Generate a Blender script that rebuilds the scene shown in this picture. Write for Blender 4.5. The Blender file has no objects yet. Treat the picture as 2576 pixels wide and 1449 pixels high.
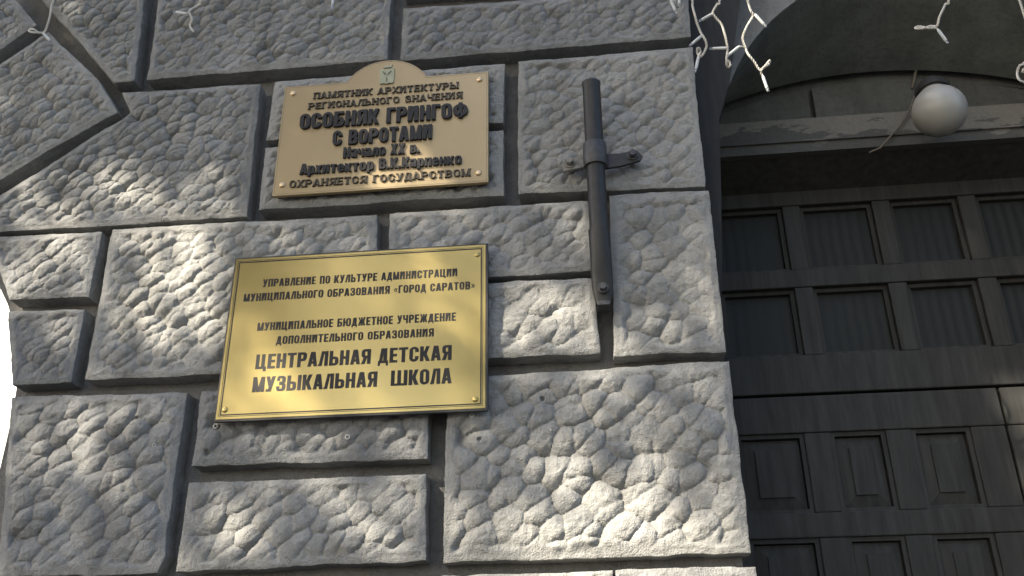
import bpy, bmesh, math, random
import numpy as np
from mathutils import Vector, Matrix
random.seed(7)
RNG = np.random.RandomState(11)
R = math.radians
scene = bpy.context.scene
COL = scene.collection

# ------------------------------------------------------------------ camera
PX_W, PX_H = 2576.0, 1449.0          # measuring frame used for surveying the photograph
FPX = 2314.85
CAM_LOC = Vector((0.0, -1.87, 1.60))
pit, yaw, rol = R(25.2904), R(-5.7892), R(-0.67061)
fw = Vector((math.sin(yaw) * math.cos(pit), math.cos(yaw) * math.cos(pit), math.sin(pit)))
rt = Vector((math.cos(yaw), -math.sin(yaw), 0.0))
up = rt.cross(fw)
rt2 = math.cos(rol) * rt + math.sin(rol) * up
up2 = -math.sin(rol) * rt + math.cos(rol) * up
cam_d = bpy.data.cameras.new('camera')
cam = bpy.data.objects.new('camera', cam_d)
COL.objects.link(cam)
M = Matrix((rt2, up2, -fw)).transposed().to_4x4()
M.translation = CAM_LOC
cam.matrix_world = M
cam_d.sensor_width = 36.0
cam_d.lens = 36.0 * FPX / PX_W
cam_d.clip_start = 0.05
cam_d.clip_end = 3000.0
scene.camera = cam

# ------------------------------------------------------------------ sky, sun, exposure
SUN_TO = Vector((-0.62, -0.60, 0.62)).normalized()     # from the wall towards the sun
SUN_EL = math.asin(SUN_TO.z)
SUN_AZ = math.atan2(SUN_TO.x, SUN_TO.y)
world = bpy.data.worlds.new('World')
scene.world = world
world.use_nodes = True
wt = world.node_tree
bg = wt.nodes['Background']
sky = wt.nodes.new('ShaderNodeTexSky')
sky.sky_type = 'NISHITA'
sky.sun_disc = False
sky.sun_elevation = SUN_EL
sky.sun_rotation = SUN_AZ
sky.altitude = 60
sky.air_density = 1.0
sky.dust_density = 3.0
wt.links.new(sky.outputs[0], bg.inputs[0])
bg.inputs[1].default_value = 0.075
sun_d = bpy.data.lights.new('sun', 'SUN')
sun_d.energy = 3.5
sun_d.angle = R(0.53)
sun_d.color = (1.0, 0.88, 0.70)
sun = bpy.data.objects.new('sun', sun_d)
COL.objects.link(sun)
sun.rotation_euler = SUN_TO.to_track_quat('Z', 'Y').to_euler()
scene.view_settings.view_transform = 'Standard'
scene.view_settings.look = 'None'
scene.view_settings.exposure = 2.33
scene.view_settings.gamma = 1.0


# ------------------------------------------------------------------ surveying helper: photo pixel -> point on the plane at depth Y
def at(px, py, Y=0.0):
    d = fw + (px - PX_W / 2) / FPX * rt2 + (PX_H / 2 - py) / FPX * up2
    t = (Y - CAM_LOC.y) / d.y
    return CAM_LOC + d * t


def at2(pts, Y=0.0):
    return [(at(x, y, Y).x, at(x, y, Y).z) for x, y in pts]


# ------------------------------------------------------------------ object helpers
def tag(o, label=None, cat=None, group=None, kind=None):
    if label: o['label'] = label
    if cat: o['category'] = cat
    if group: o['group'] = group
    if kind: o['kind'] = kind
    return o


def empty(name, loc, label, cat, group=None):
    o = bpy.data.objects.new(name, None)
    o.location = loc
    o.empty_display_size = 0.05
    COL.objects.link(o)
    return tag(o, label, cat, group)


def link_mesh(name, me, mat, parent=None, smooth=False):
    if mat: me.materials.append(mat)
    if smooth:
        me.polygons.foreach_set('use_smooth', [True] * len(me.polygons))
    o = bpy.data.objects.new(name, me)
    COL.objects.link(o)
    if parent:
        o.parent = parent
        o.matrix_parent_inverse = Matrix.Translation(-parent.location)
    return o


class MB:
    """collects shapes in world coordinates, then becomes one mesh object"""
    def __init__(self): self.v = []; self.f = []

    def add(self, vs, fs):
        b = len(self.v)
        self.v += [tuple(p) for p in vs]
        self.f += [tuple(i + b for i in q) for q in fs]

    def box(self, x0, x1, y0, y1, z0, z1):
        vs = [(x, y, z) for x in (x0, x1) for y in (y0, y1) for z in (z0, z1)]
        self.add(vs, [(0, 1, 3, 2), (4, 6, 7, 5), (0, 4, 5, 1), (2, 3, 7, 6), (0, 2, 6, 4), (1, 5, 7, 3)])

    def prism(self, poly, y0, y1):
        """(x,z) outline, counter-clockwise seen from the street, extruded y0 (front) to y1 (back)"""
        n = len(poly)
        vs = [(x, y0, z) for x, z in poly] + [(x, y1, z) for x, z in poly]
        fs = [tuple(range(n)), tuple(range(2 * n - 1, n - 1, -1))]
        for i in range(n):
            j = (i + 1) % n
            fs.append((i, i + n, j + n, j))
        self.add(vs, fs)

    def frame(self, x0, x1, z0, z1, g, y0, y1):
        o = [(x0, z0), (x1, z0), (x1, z1), (x0, z1)]; i = [(x0 + g, z0 + g), (x1 - g, z0 + g), (x1 - g, z1 - g), (x0 + g, z1 - g)]
        vs = [(x, y0, z) for x, z in o + i] + [(x, y1, z) for x, z in o + i]
        fs = []
        for k in range(4):
            j = (k + 1) % 4
            fs += [(k, j, 4 + j, 4 + k), (8 + j, 8 + k, 12 + k, 12 + j), (k, 8 + k, 8 + j, j), (4 + j, 12 + j, 12 + k, 4 + k)]
        self.add(vs, fs)

    def tube(self, pts, rad, n=8, cap=True):
        pts = [Vector(p) for p in pts]
        rads = rad if isinstance(rad, (list, tuple)) else [rad] * len(pts)
        t0 = (pts[1] - pts[0]).normalized()
        ref = Vector((0, 0, 1)) if abs(t0.z) < 0.9 else Vector((1, 0, 0))
        u = t0.cross(ref).normalized()
        rings = []
        for i, p in enumerate(pts):
            a = pts[max(i - 1, 0)]; b = pts[min(i + 1, len(pts) - 1)]
            t = (b - a)
            t = t.normalized() if t.length > 1e-9 else t0
            u = (u - t * u.dot(t))
            u = u.normalized() if u.length > 1e-6 else t.orthogonal().normalized()
            w = t.cross(u)
            rings.append([p + (math.cos(2 * math.pi * k / n) * u + math.sin(2 * math.pi * k / n) * w) * rads[i] for k in range(n)])
        vs = [q for r in rings for q in r]
        fs = []
        for i in range(len(rings) - 1):
            for k in range(n):
                k2 = (k + 1) % n
                fs.append((i * n + k, i * n + k2, (i + 1) * n + k2, (i + 1) * n + k))
        if cap:
            fs.append(tuple(range(n - 1, -1, -1)))
            fs.append(tuple((len(rings) - 1) * n + k for k in range(n)))
        self.add(vs, fs)

    def lathe(self, base, axis, prof, n=24):
        """prof: (radius, distance along axis)"""
        axis = Vector(axis).normalized(); base = Vector(base)
        u = axis.orthogonal().normalized(); w = axis.cross(u)
        vs = []
        for r, h in prof:
            for k in range(n):
                a = 2 * math.pi * k / n
                vs.append(base + axis * h + (math.cos(a) * u + math.sin(a) * w) * max(r, 1e-5))
        fs = []
        for i in range(len(prof) - 1):
            for k in range(n):
                k2 = (k + 1) % n
                fs.append((i * n + k, i * n + k2, (i + 1) * n + k2, (i + 1) * n + k))
        fs.append(tuple(range(n - 1, -1, -1)))
        fs.append(tuple((len(prof) - 1) * n + k for k in range(n)))
        self.add(vs, fs)

    def build(self, name, mat, parent=None, smooth=False, fix=True, bevel=0.0, auto=None):
        me = bpy.data.meshes.new(name)
        me.from_pydata(self.v, [], self.f)
        if fix or bevel:
            bm = bmesh.new(); bm.from_mesh(me)
            bmesh.ops.recalc_face_normals(bm, faces=bm.faces)
            if bevel:
                bmesh.ops.bevel(bm, geom=list(bm.edges), offset=bevel, segments=2, affect='EDGES', profile=0.6, clamp_overlap=True)
            bm.to_mesh(me); bm.free()
        o = link_mesh(name, me, mat, parent, smooth)
        if auto is not None:
            me.polygons.foreach_set('use_smooth', [True] * len(me.polygons))
            try: me.set_sharp_from_angle(angle=R(auto))
            except Exception: pass
        return o


# ------------------------------------------------------------------ materials
def nodes(name):
    m = bpy.data.materials.new(name)
    m.use_nodes = True
    nt = m.node_tree
    return m, nt, nt.nodes['Principled BSDF'], nt.nodes.new, nt.links.new


def noise_node(nt, scale, detail=6, rough=0.6, coord=None, stretch=None):
    n = nt.nodes.new('ShaderNodeTexNoise')
    n.inputs['Scale'].default_value = scale
    n.inputs['Detail'].default_value = detail
    n.inputs['Roughness'].default_value = rough
    if coord:
        if stretch:
            mp = nt.nodes.new('ShaderNodeMapping')
            mp.inputs['Scale'].default_value = stretch
            nt.links.new(coord, mp.inputs[0]); nt.links.new(mp.outputs[0], n.inputs[0])
        else:
            nt.links.new(coord, n.inputs[0])
    return n


def ramp(nt, src, stops):
    r = nt.nodes.new('ShaderNodeValToRGB')
    el = r.color_ramp.elements
    while len(el) < len(stops): el.new(0.5)
    for e, (p, c) in zip(el, stops):
        e.position = p
        e.color = (c[0], c[1], c[2], 1) if isinstance(c, (tuple, list)) else (c, c, c, 1)
    nt.links.new(src, r.inputs[0])
    return r


def mixc(nt, fac, a, b, mode='MIX'):
    m = nt.nodes.new('ShaderNodeMix')
    m.data_type = 'RGBA'; m.blend_type = mode
    for s, v in ((0, fac), (6, a), (7, b)):
        if hasattr(v, 'is_linked') or hasattr(v, 'links'): nt.links.new(v, m.inputs[s])
        else:
            m.inputs[s].default_value = v if s == 0 else (v[0], v[1], v[2], 1)
    return m.outputs[2]


def bumpn(nt, bsdf, src, strength, dist):
    b = nt.nodes.new('ShaderNodeBump')
    b.inputs['Strength'].default_value = strength
    b.inputs['Distance'].default_value = dist
    nt.links.new(src, b.inputs['Height'])
    nt.links.new(b.outputs[0], bsdf.inputs['Normal'])
    return b


def addh(nt, a, b, wa, wb):
    m1 = nt.nodes.new('ShaderNodeMath'); m1.operation = 'MULTIPLY'; m1.inputs[1].default_value = wa
    m2 = nt.nodes.new('ShaderNodeMath'); m2.operation = 'MULTIPLY_ADD'; m2.inputs[1].default_value = wb
    nt.links.new(a, m1.inputs[0]); nt.links.new(b, m2.inputs[0]); nt.links.new(m1.outputs[0], m2.inputs[2])
    return m2.outputs[0]


def stone_mat(name, lo, hi, dust, stain=True):
    m, nt, b, N, L = nodes(name)
    tc = N('ShaderNodeTexCoord').outputs['Object']
    n1 = noise_node(nt, 5.5, 7, 0.62, tc)
    n2 = noise_node(nt, 60, 6, 0.7, tc)
    n3 = noise_node(nt, 260, 3, 0.6, tc)
    c = ramp(nt, n1.outputs[0], [(0.3, lo), (0.7, hi)]).outputs[0]
    sp = ramp(nt, n2.outputs[0], [(0.36, 0.78), (0.5, 1.0), (0.72, 1.12)]).outputs[0]
    c = mixc(nt, 0.75, c, sp, 'MULTIPLY')
    if stain:
        n4 = noise_node(nt, 2.3, 9, 0.75, tc)
        k = ramp(nt, n4.outputs[0], [(0.60, 0.0), (0.68, 0.75)]).outputs[0]
        c = mixc(nt, k, c, dust)
        n5 = noise_node(nt, 34, 4, 0.6, tc)
        k2 = ramp(nt, n5.outputs[0], [(0.70, 0.0), (0.76, 0.55)]).outputs[0]
        c = mixc(nt, k2, c, (0.40, 0.34, 0.25))
    n6 = noise_node(nt, 9, 5, 0.65, tc, (1, 1, 0.10))
    c = mixc(nt, 0.8, c, ramp(nt, n6.outputs[0], [(0.34, 0.70), (0.54, 1.0), (0.75, 1.08)]).outputs[0], 'MULTIPLY')
    oi = N('ShaderNodeObjectInfo')
    c = mixc(nt, 1.0, c, ramp(nt, oi.outputs['Random'], [(0.0, (0.86, 0.865, 0.875)), (1.0, (1.08, 1.07, 1.04))]).outputs[0], 'MULTIPLY')
    L(c, b.inputs['Base Color'])
    b.inputs['Roughness'].default_value = 0.93
    b.inputs['Specular IOR Level'].default_value = 0.2
    h = addh(nt, n2.outputs[0], n3.outputs[0], 1.0, 0.55)
    bumpn(nt, b, h, 1.0, 0.0065)
    return m


M_STONE = stone_mat('painted_render', (0.260, 0.266, 0.267), (0.338, 0.344, 0.343), (0.36, 0.33, 0.27))
M_JOINT = stone_mat('joint_render', (0.175, 0.174, 0.172), (0.235, 0.232, 0.227), (0.23, 0.21, 0.18))
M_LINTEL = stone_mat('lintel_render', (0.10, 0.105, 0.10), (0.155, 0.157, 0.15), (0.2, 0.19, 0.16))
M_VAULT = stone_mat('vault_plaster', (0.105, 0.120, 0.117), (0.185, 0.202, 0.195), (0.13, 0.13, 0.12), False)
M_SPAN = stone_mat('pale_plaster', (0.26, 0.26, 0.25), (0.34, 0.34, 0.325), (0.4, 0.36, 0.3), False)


def simple(name, col, rough=0.6, metal=0.0, spec=0.5, var=0.25, nscale=30, bump=0.0, bdist=0.001, stretch=None):
    m, nt, b, N, L = nodes(name)
    tc = N('ShaderNodeTexCoord').outputs['Object']
    n = noise_node(nt, nscale, 6, 0.6, tc, stretch)
    lo = tuple(c * (1 - var) for c in col); hi = tuple(min(1, c * (1 + var)) for c in col)
    L(ramp(nt, n.outputs[0], [(0.3, lo), (0.7, hi)]).outputs[0], b.inputs['Base Color'])
    b.inputs['Roughness'].default_value = rough
    b.inputs['Metallic'].default_value = metal
    b.inputs['Specular IOR Level'].default_value = spec
    if bump: bumpn(nt, b, n.outputs[0], bump, bdist)
    return m


M_DOOR = simple('dark_wood_paint', (0.041, 0.041, 0.039), 0.7, 0, 0.25, 0.3, 9, 0.14, 0.002, (6, 6, 0.6))
M_POST = simple('dark_post_paint', (0.028, 0.028, 0.027), 0.7, 0, 0.3, 0.3, 12, 0.3, 0.002, (6, 6, 0.6))
M_IRON = simple('pole_holder_paint', (0.016, 0.016, 0.017), 0.5, 0.0, 0.5, 0.35, 55, 0.5, 0.0012)
M_IRON2 = simple('clamp_paint', (0.045, 0.047, 0.052), 0.5, 0.0, 0.5, 0.35, 70, 0.6, 0.0012)
M_RUSTY = simple('dusty_iron', (0.20, 0.195, 0.185), 0.8, 0.0, 0.3, 0.4, 60, 0.7, 0.002)
M_BLACK = simple('black_backing', (0.02, 0.02, 0.021), 0.5, 0, 0.5, 0.1)
M_INK = simple('black_enamel', (0.016, 0.015, 0.015), 0.45, 0, 0.3, 0.1)
M_BLOCKLET = simple('raised_letter_black', (0.020, 0.020, 0.022), 0.55, 0, 0.35, 0.15)
M_SERIF = simple('raised_letter_bronze', (0.060, 0.050, 0.036), 0.45, 0.3, 0.5, 0.25)
M_GROOVE = simple('groove_line', (0.16, 0.135, 0.10), 0.6, 0, 0.4, 0.1)
M_EMBLEM = simple('emblem_enamel', (0.36, 0.37, 0.26), 0.45, 0.2, 0.5, 0.15)
M_EMBDARK = simple('emblem_lines', (0.13, 0.13, 0.09), 0.5, 0.1, 0.5, 0.1)
M_BRASSCAP = simple('brass_screw_cap', (0.72, 0.56, 0.36), 0.35, 0.7, 0.5, 0.08)
M_PLUG = simple('pale_plastic_plug', (0.48, 0.48, 0.46), 0.6, 0, 0.4, 0.1)
M_HOLE = simple('drill_hole', (0.03, 0.03, 0.03), 0.9, 0, 0.1, 0.1)
M_WIREW = simple('white_pvc_wire', (0.68, 0.66, 0.60), 0.45, 0, 0.4, 0.08)
M_CABLE = simple('old_cable', (0.17, 0.15, 0.12), 0.7, 0, 0.3, 0.15)
M_PAVE = simple('pavement', (0.06, 0.06, 0.058), 0.9, 0, 0.3, 0.2, 3, 0.4, 0.01)
M_BARK = simple('bark', (0.09, 0.075, 0.06), 0.9, 0, 0.2, 0.4, 14, 1.0, 0.03, (3, 3, 0.5))
M_FARWALL = simple('far_house_wall', (0.30, 0.29, 0.28), 0.9, 0, 0.2, 0.1, 2)
M_FARROOF = simple('far_house_roof', (0.10, 0.10, 0.105), 0.8, 0, 0.2, 0.1, 4)

# gold plate of the lower sign
M_GOLD, nt, b, N, L = nodes('gold_plate')
tc = N('ShaderNodeTexCoord').outputs['Object']
n = noise_node(nt, 700, 2, 0.5, tc, (1, 1, 0.04))
n2 = noise_node(nt, 3.0, 5, 0.6, tc)
L(ramp(nt, n2.outputs[0], [(0.3, (0.42, 0.33, 0.122)), (0.7, (0.48, 0.38, 0.148))]).outputs[0], b.inputs['Base Color'])
b.inputs['Metallic'].default_value = 0.62
L(ramp(nt, n2.outputs[0], [(0.34, 0.16), (0.66, 0.27)]).outputs[0], b.inputs['Roughness'])
bumpn(nt, b, n.outputs[0], 0.05, 0.0004)
# satin plate of the upper plaque
M_SATIN, nt, b, N, L = nodes('satin_bronze_plate')
tc = N('ShaderNodeTexCoord').outputs['Object']
n2 = noise_node(nt, 3.0, 5, 0.6, tc)
L(ramp(nt, n2.outputs[0], [(0.3, (0.375, 0.292, 0.168)), (0.7, (0.42, 0.33, 0.195))]).outputs[0], b.inputs['Base Color'])
b.inputs['Metallic'].default_value = 0.55
b.inputs['Roughness'].default_value = 0.42
# opal globe
M_OPAL, nt, b, N, L = nodes('opal_glass')
b.inputs['Base Color'].default_value = (0.37, 0.37, 0.35, 1)
b.inputs['Roughness'].default_value = 0.28
b.inputs['Subsurface Weight'].default_value = 0.3
b.inputs['Subsurface Radius'].default_value = (0.03, 0.03, 0.03)
# ribbed dark glass of the door panes
M_PANE, nt, b, N, L = nodes('ribbed_glass')
tc = N('ShaderNodeTexCoord').outputs['Object']
w = N('ShaderNodeTexWave'); w.wave_type = 'BANDS'; w.bands_direction = 'X'
w.inputs['Scale'].default_value = 10.5; w.inputs['Distortion'].default_value = 0.9; w.inputs['Detail'].default_value = 1.5
L(tc, w.inputs[0])
b.inputs['Base Color'].default_value = (0.026, 0.029, 0.029, 1)
b.inputs['Roughness'].default_value = 0.5
b.inputs['Specular IOR Level'].default_value = 0.16
bumpn(nt, b, w.outputs[0], 0.45, 0.003)
# milky bulb tube, clear tip
M_BULB, nt, b, N, L = nodes('frosted_bulb')
b.inputs['Base Color'].default_value = (0.74, 0.78, 0.80, 1)
b.inputs['Roughness'].default_value = 0.3
b.inputs['Transmission Weight'].default_value = 0.25
M_TIP, nt, b, N, L = nodes('clear_bulb_tip')
b.inputs['Base Color'].default_value = (0.75, 0.80, 0.86, 1)
b.inputs['Roughness'].default_value = 0.08
b.inputs['Transmission Weight'].default_value = 0.7
# leaves
M_LEAF, nt, b, N, L = nodes('leaf')
tc = N('ShaderNodeTexCoord').outputs['Object']
n = noise_node(nt, 1.6, 4, 0.6, tc)
L(ramp(nt, n.outputs[0], [(0.3, (0.035, 0.062, 0.016)), (0.7, (0.09, 0.125, 0.03))]).outputs[0], b.inputs['Base Color'])
b.inputs['Roughness'].default_value = 0.5
# peeling band on the lintel
M_PEEL, nt, b, N, L = nodes('peeling_band')
tc = N('ShaderNodeTexCoord').outputs['Object']
n1 = noise_node(nt, 7, 6, 0.6, tc, (1.0, 1.0, 2.6))
n2 = noise_node(nt, 120, 5, 0.7, tc)
sx = N('ShaderNodeSeparateXYZ'); L(tc, sx.inputs[0])
mr = N('ShaderNodeMapRange'); mr.inputs[1].default_value = 3.11; mr.inputs[2].default_value = 3.215
mr.inputs[3].default_value = -0.16; mr.inputs[4].default_value = 0.16
L(sx.outputs[2], mr.inputs[0])
ad = N('ShaderNodeMath'); ad.operation = 'ADD'; L(n1.outputs[0], ad.inputs[0]); L(mr.outputs[0], ad.inputs[1])
k = ramp(nt, ad.outputs[0], [(0.50, 0.0), (0.53, 1.0)]).outputs[0]
c = mixc(nt, k, (0.095, 0.096, 0.09), (0.19, 0.182, 0.162))
sp = ramp(nt, n2.outputs[0], [(0.3, 0.7), (0.6, 1.0)]).outputs[0]
L(mixc(nt, 0.7, c, sp, 'MULTIPLY'), b.inputs['Base Color'])
b.inputs['Roughness'].default_value = 0.95
bumpn(nt, b, n2.outputs[0], 0.5, 0.004)


# ------------------------------------------------------------------ noise fields for the hammered stone
def _hash(ix, iz, s):
    h = (ix.astype(np.int64) * 374761393 + iz.astype(np.int64) * 668265263 + s * 1274126177) & 0x7fffffff
    h = (h ^ (h >> 13)) * 1274126177 & 0x7fffffff
    h = h ^ (h >> 16)
    return (h & 0xffff) / 65535.0


def vnoise(x, z, s=0):
    ix = np.floor(x); iz = np.floor(z)
    fx = x - ix; fz = z - iz
    fx = fx * fx * (3 - 2 * fx); fz = fz * fz * (3 - 2 * fz)
    a = _hash(ix, iz, s); b_ = _hash(ix + 1, iz, s); c_ = _hash(ix, iz + 1, s); d_ = _hash(ix + 1, iz + 1, s)
    return (a * (1 - fx) + b_ * fx) * (1 - fz) + (c_ * (1 - fx) + d_ * fx) * fz


def fbm(x, z, s=0, octv=4):
    r = 0; a = 0.5
    for i in range(octv):
        r = r + a * (vnoise(x, z, s + i * 17) - 0.5); x = x * 2.03; z = z * 2.03; a *= 0.55
    return r


def sstep(x, a, b_):
    t = np.clip((x - a) / (b_ - a), 0, 1)
    return t * t * (3 - 2 * t)


def cobble(x, z, size, ang, seed, scale=0.6):
    """pecked-render relief: rounded pebble-like lumps of uneven height, rough skin, sharp creases"""
    wx = x + 0.42 * size * fbm(x / size * 1.1, z / size * 1.1, seed + 5, 3)
    wz = z + 0.42 * size * fbm(x / size * 1.1, z / size * 1.1, seed + 9, 3)
    ca, sa = math.cos(ang), math.sin(ang)
    st = 1.0 + 0.32 * scale
    u = (wx * ca + wz * sa) / (size * st); v = (-wx * sa + wz * ca) / (size / st)
    iu = np.floor(u); iv = np.floor(v)
    best = np.full(u.shape, -9.0); second = np.full(u.shape, -9.0)
    for a in (-1, 0, 1):
        for c in (-1, 0, 1):
            ju = iu + a; jv = iv + c
            pu = ju + 0.14 + 0.72 * _hash(ju, jv, seed); pv = jv + 0.14 + 0.72 * _hash(ju, jv, seed + 1)
            r_ = 0.62 + 0.34 * _hash(ju, jv, seed + 2)
            tu = (_hash(ju, jv, seed + 3) - 0.5) * 0.7 + 0.30 * scale; tv = (_hash(ju, jv, seed + 4) - 0.5) * 0.7 - 0.55 * scale
            du = (u - pu) / r_; dv = (v - pv) / r_
            q = du * du + dv * dv
            h = (0.80 + 0.45 * _hash(ju, jv, seed + 6)) * (1.0 - q * (0.62 + 0.30 * q)) + du * tu * 0.8 + dv * tv * 0.8
            second = np.maximum(second, np.minimum(best, h))
            best = np.maximum(best, h)
    crease = sstep(best - second, 0.0, 0.22)
    body = np.clip(best, -0.25, 1.3) * 0.70 - 0.12 * (1 - crease)
    chips = fbm(x / size * 3.4, z / size * 3.4, seed + 31, 4)
    grit = fbm(x * 150, z * 150, seed + 37, 3)
    broad = fbm(x / size * 0.42, z / size * 0.42, seed + 77, 2)
    body = body * np.clip(1.0 + 1.3 * broad, 0.45, 1.4)
    return body - 0.28 + 0.30 * chips + 0.19 * grit


# ------------------------------------------------------------------ the building
bld = empty('stone_building', (0, 0.04, 0), 'grey rusticated stone building with pecked blocks and a deep dark doorway', 'building')
JD = 0.050                     # depth of the joints behind the block faces


def resample(poly, n):
    P = np.array(poly, float)
    seg = np.sqrt(((P[1:] - P[:-1]) ** 2).sum(1)); t = np.concatenate([[0], np.cumsum(seg)]); t /= t[-1]
    s = np.linspace(0, 1, n)
    # keep the real corners: snap the nearest sample to each inner vertex
    for q in t[1:-1]:
        s[np.argmin(abs(s - q))] = q
    return np.stack([np.interp(s, t, P[:, 0]), np.interp(s, t, P[:, 1])], 1)


def seg_dist(X, Z, poly):
    d = np.full(X.shape, 9.0)
    n = len(poly)
    for i in range(n):
        (ax, az), (bx, bz) = poly[i], poly[(i + 1) % n]
        vx, vz = bx - ax, bz - az
        t = np.clip(((X - ax) * vx + (Z - az) * vz) / (vx * vx + vz * vz + 1e-12), 0, 1)
        d = np.minimum(d, np.hypot(X - ax - t * vx, Z - az - t * vz))
    return d


BLOCK_MESHES = []


def block(bottom, right, top, left, size=0.040, depth=0.0155, y=0.0, seed=1, step=0.0030, margin=(0.010, 0.026), ang=R(38), mat=None,
          back=None, label=None, shell=1.0, holes=(), scale=0.8):
    """one rusticated block from its four edge polylines (world x,z): bottom and top run left to right, left and right run upward"""
    B, T_, Lf, Rt = [np.array(q, float) for q in (bottom, top, left, right)]
    w = max(np.abs(B[-1] - B[0]).sum(), np.abs(T_[-1] - T_[0]).sum()); h = max(np.abs(Lf[-1] - Lf[0]).sum(), np.abs(Rt[-1] - Rt[0]).sum())
    nu = max(6, int(w / step)); nv = max(6, int(h / step))
    b_, t_, l_, r_ = resample(B, nu), resample(T_, nu), resample(Lf, nv), resample(Rt, nv)
    u = np.linspace(0, 1, nu)[None, :, None]; v = np.linspace(0, 1, nv)[:, None, None]
    S = (1 - v) * b_[None] + v * t_[None] + (1 - u) * l_[:, None] + u * r_[:, None] - (
        (1 - u) * (1 - v) * b_[0] + u * (1 - v) * b_[-1] + (1 - u) * v * t_[0] + u * v * t_[-1])
    X, Z = S[..., 0], S[..., 1]
    outline = list(map(tuple, b_)) + list(map(tuple, r_[1:])) + list(map(tuple, t_[::-1][1:])) + list(map(tuple, l_[::-1][1:-1]))
    simple_outline = list(map(tuple, B)) + list(map(tuple, Rt[1:])) + list(map(tuple, T_[::-1][1:])) + list(map(tuple, Lf[::-1][1:-1]))
    d = seg_dist(X, Z, simple_outline)
    # worn edges: nudge the outer verts in and out a little
    wob = sstep(d, 0.014, 0.0)
    nx = fbm(X * 28, Z * 28, seed + 50, 4); nz = fbm(X * 28, Z * 28, seed + 70, 4)
    bigx = fbm(X * 7, Z * 7, seed + 51, 2); bigz = fbm(X * 7, Z * 7, seed + 71, 2)
    X = X + wob * (nx * 0.0060 + bigx * 0.007) * shell; Z = Z + wob * (nz * 0.0060 + bigz * 0.007) * shell
    mm = d + 0.020 * fbm(X * 22, Z * 22, seed + 90, 3)
    k = sstep(mm, margin[0], margin[1])
    c = cobble(X, Z, size, ang, seed, scale)
    hgt = k * (0.96 * depth * c - 0.0030) + 0.0024 * fbm(X * 60, Z * 60, seed + 33, 4) + 0.0010 * (np.abs(fbm(X * 170, Z * 170, seed + 34, 2)) - 0.15) + 0.006 * fbm(X * 6, Z * 6, seed + 35, 3) * k
    lip = sstep(mm, margin[0] - 0.006, margin[0] + 0.004) * (1 - k) * 0.0025     # burr where the margin ends
    edge = np.clip(1 - d / 0.005, 0, 1) ** 2 * (0.0012 + 0.004 * np.clip(fbm(X * 18, Z * 18, seed + 44, 3) + 0.1, 0, 1))
    for hx, hz, hr in holes:
        hgt = hgt - 0.008 * sstep(np.hypot(X - hx, Z - hz), hr * 1.25, hr * 0.75)
    Y = y - hgt - lip + edge
    nvv = X.size
    V = np.stack([X.ravel(), Y.ravel(), Z.ravel()], 1)
    idx = np.arange(nvv).reshape(nv, nu)
    F = np.stack([idx[:-1, :-1].ravel(), idx[:-1, 1:].ravel(), idx[1:, 1:].ravel(), idx[1:, :-1].ravel()], 1)
    loop = list(idx[0, :]) + list(idx[1:, -1]) + list(idx[-1, ::-1][1:]) + list(idx[::-1, 0][1:-1])
    back = (y + JD + 0.012) if back is None else back
    rings = []
    nb = 9
    allV = [V]; base = nvv
    lo = V[loop]
    for q in range(0, nb + 1):
        f_ = q / nb
        ring = lo.copy()
        ring[:, 1] = lo[:, 1] * (1 - f_) + back * f_
        wv = 0.0024 * shell * min(1, q)
        ring[:, 0] += wv * 2 * fbm(lo[:, 0] * 40 + q * 1.7, lo[:, 2] * 40 + q * 2.3, seed + 61, 3)
        ring[:, 2] += wv * 2 * fbm(lo[:, 0] * 40 + q * 2.9, lo[:, 2] * 40 + q * 1.1, seed + 62, 3)
        allV.append(ring); rings.append(list(range(base, base + len(loop)))); base += len(loop)
    SF = []
    m_ = len(loop)
    for q in range(nb):
        A = np.array(rings[q]); Bq = np.array(rings[q + 1])
        SF.append(np.stack([A, Bq, np.roll(Bq, -1), np.roll(A, -1)], 1))
    V = np.concatenate(allV); F = np.concatenate([F] + SF)
    me = bpy.data.meshes.new('stone_block')
    me.vertices.add(len(V)); me.vertices.foreach_set('co', V.ravel())
    me.loops.add(F.size); me.loops.foreach_set('vertex_index', F.ravel().astype(np.int32))
    me.polygons.add(len(F)); me.polygons.foreach_set('loop_start', np.arange(0, F.size, 4, dtype=np.int32))
    me.polygons.foreach_set('loop_total', np.full(len(F), 4, dtype=np.int32))
    me.update(calc_edges=True)
    me.validate()
    o = link_mesh('stone_block', me, mat or M_STONE, bld, smooth=True)
    try: me.set_sharp_from_angle(angle=R(48))
    except Exception: pass
    if label: o['label'] = label
    return o


def quad_block(bl, br, tr, tl, Y=0.0, **kw):
    a, b_, c, d = at2([bl, br, tr, tl], Y)
    return block([a, b_], [b_, c], [d, c], [a, d], y=Y, **kw)


# every block face is surveyed from the photograph as (bottom-left, bottom-right, top-right, top-left)
quad_block((370, 200), (972, 150), (987, -60), (404, -60), seed=101, size=0.033)
quad_block((1006, 151), (1740, 92), (1728, -30), (1014, 21), seed=108, size=0.033)
quad_block((1013, -20), (1728, -66), (1716, -200), (1022, -150), seed=109, size=0.033)
quad_block((667, 353), (1268, 307), (1268, 160), (692, 205), seed=115, size=0.031)          # behind the plaque, upper half
quad_block((651, 527), (1266, 489), (1267, 328), (666, 371), seed=122, size=0.031)          # behind the plaque, lower half
quad_block((1304, 487), (1773, 468), (1742, 118), (1303, 155), seed=129, size=0.038, depth=0.0165)
quad_block((215, 955), (942, 925), (946, 540), (281, 576), seed=136, size=0.038, depth=0.0165)
quad_block((976, 711), (1489, 680), (1483, 505), (980, 538), seed=143, size=0.039, depth=0.015)
quad_block((972, 910), (1509, 889), (1492, 697), (975, 728), seed=150, scale=0.55, size=0.043, depth=0.016)
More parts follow.
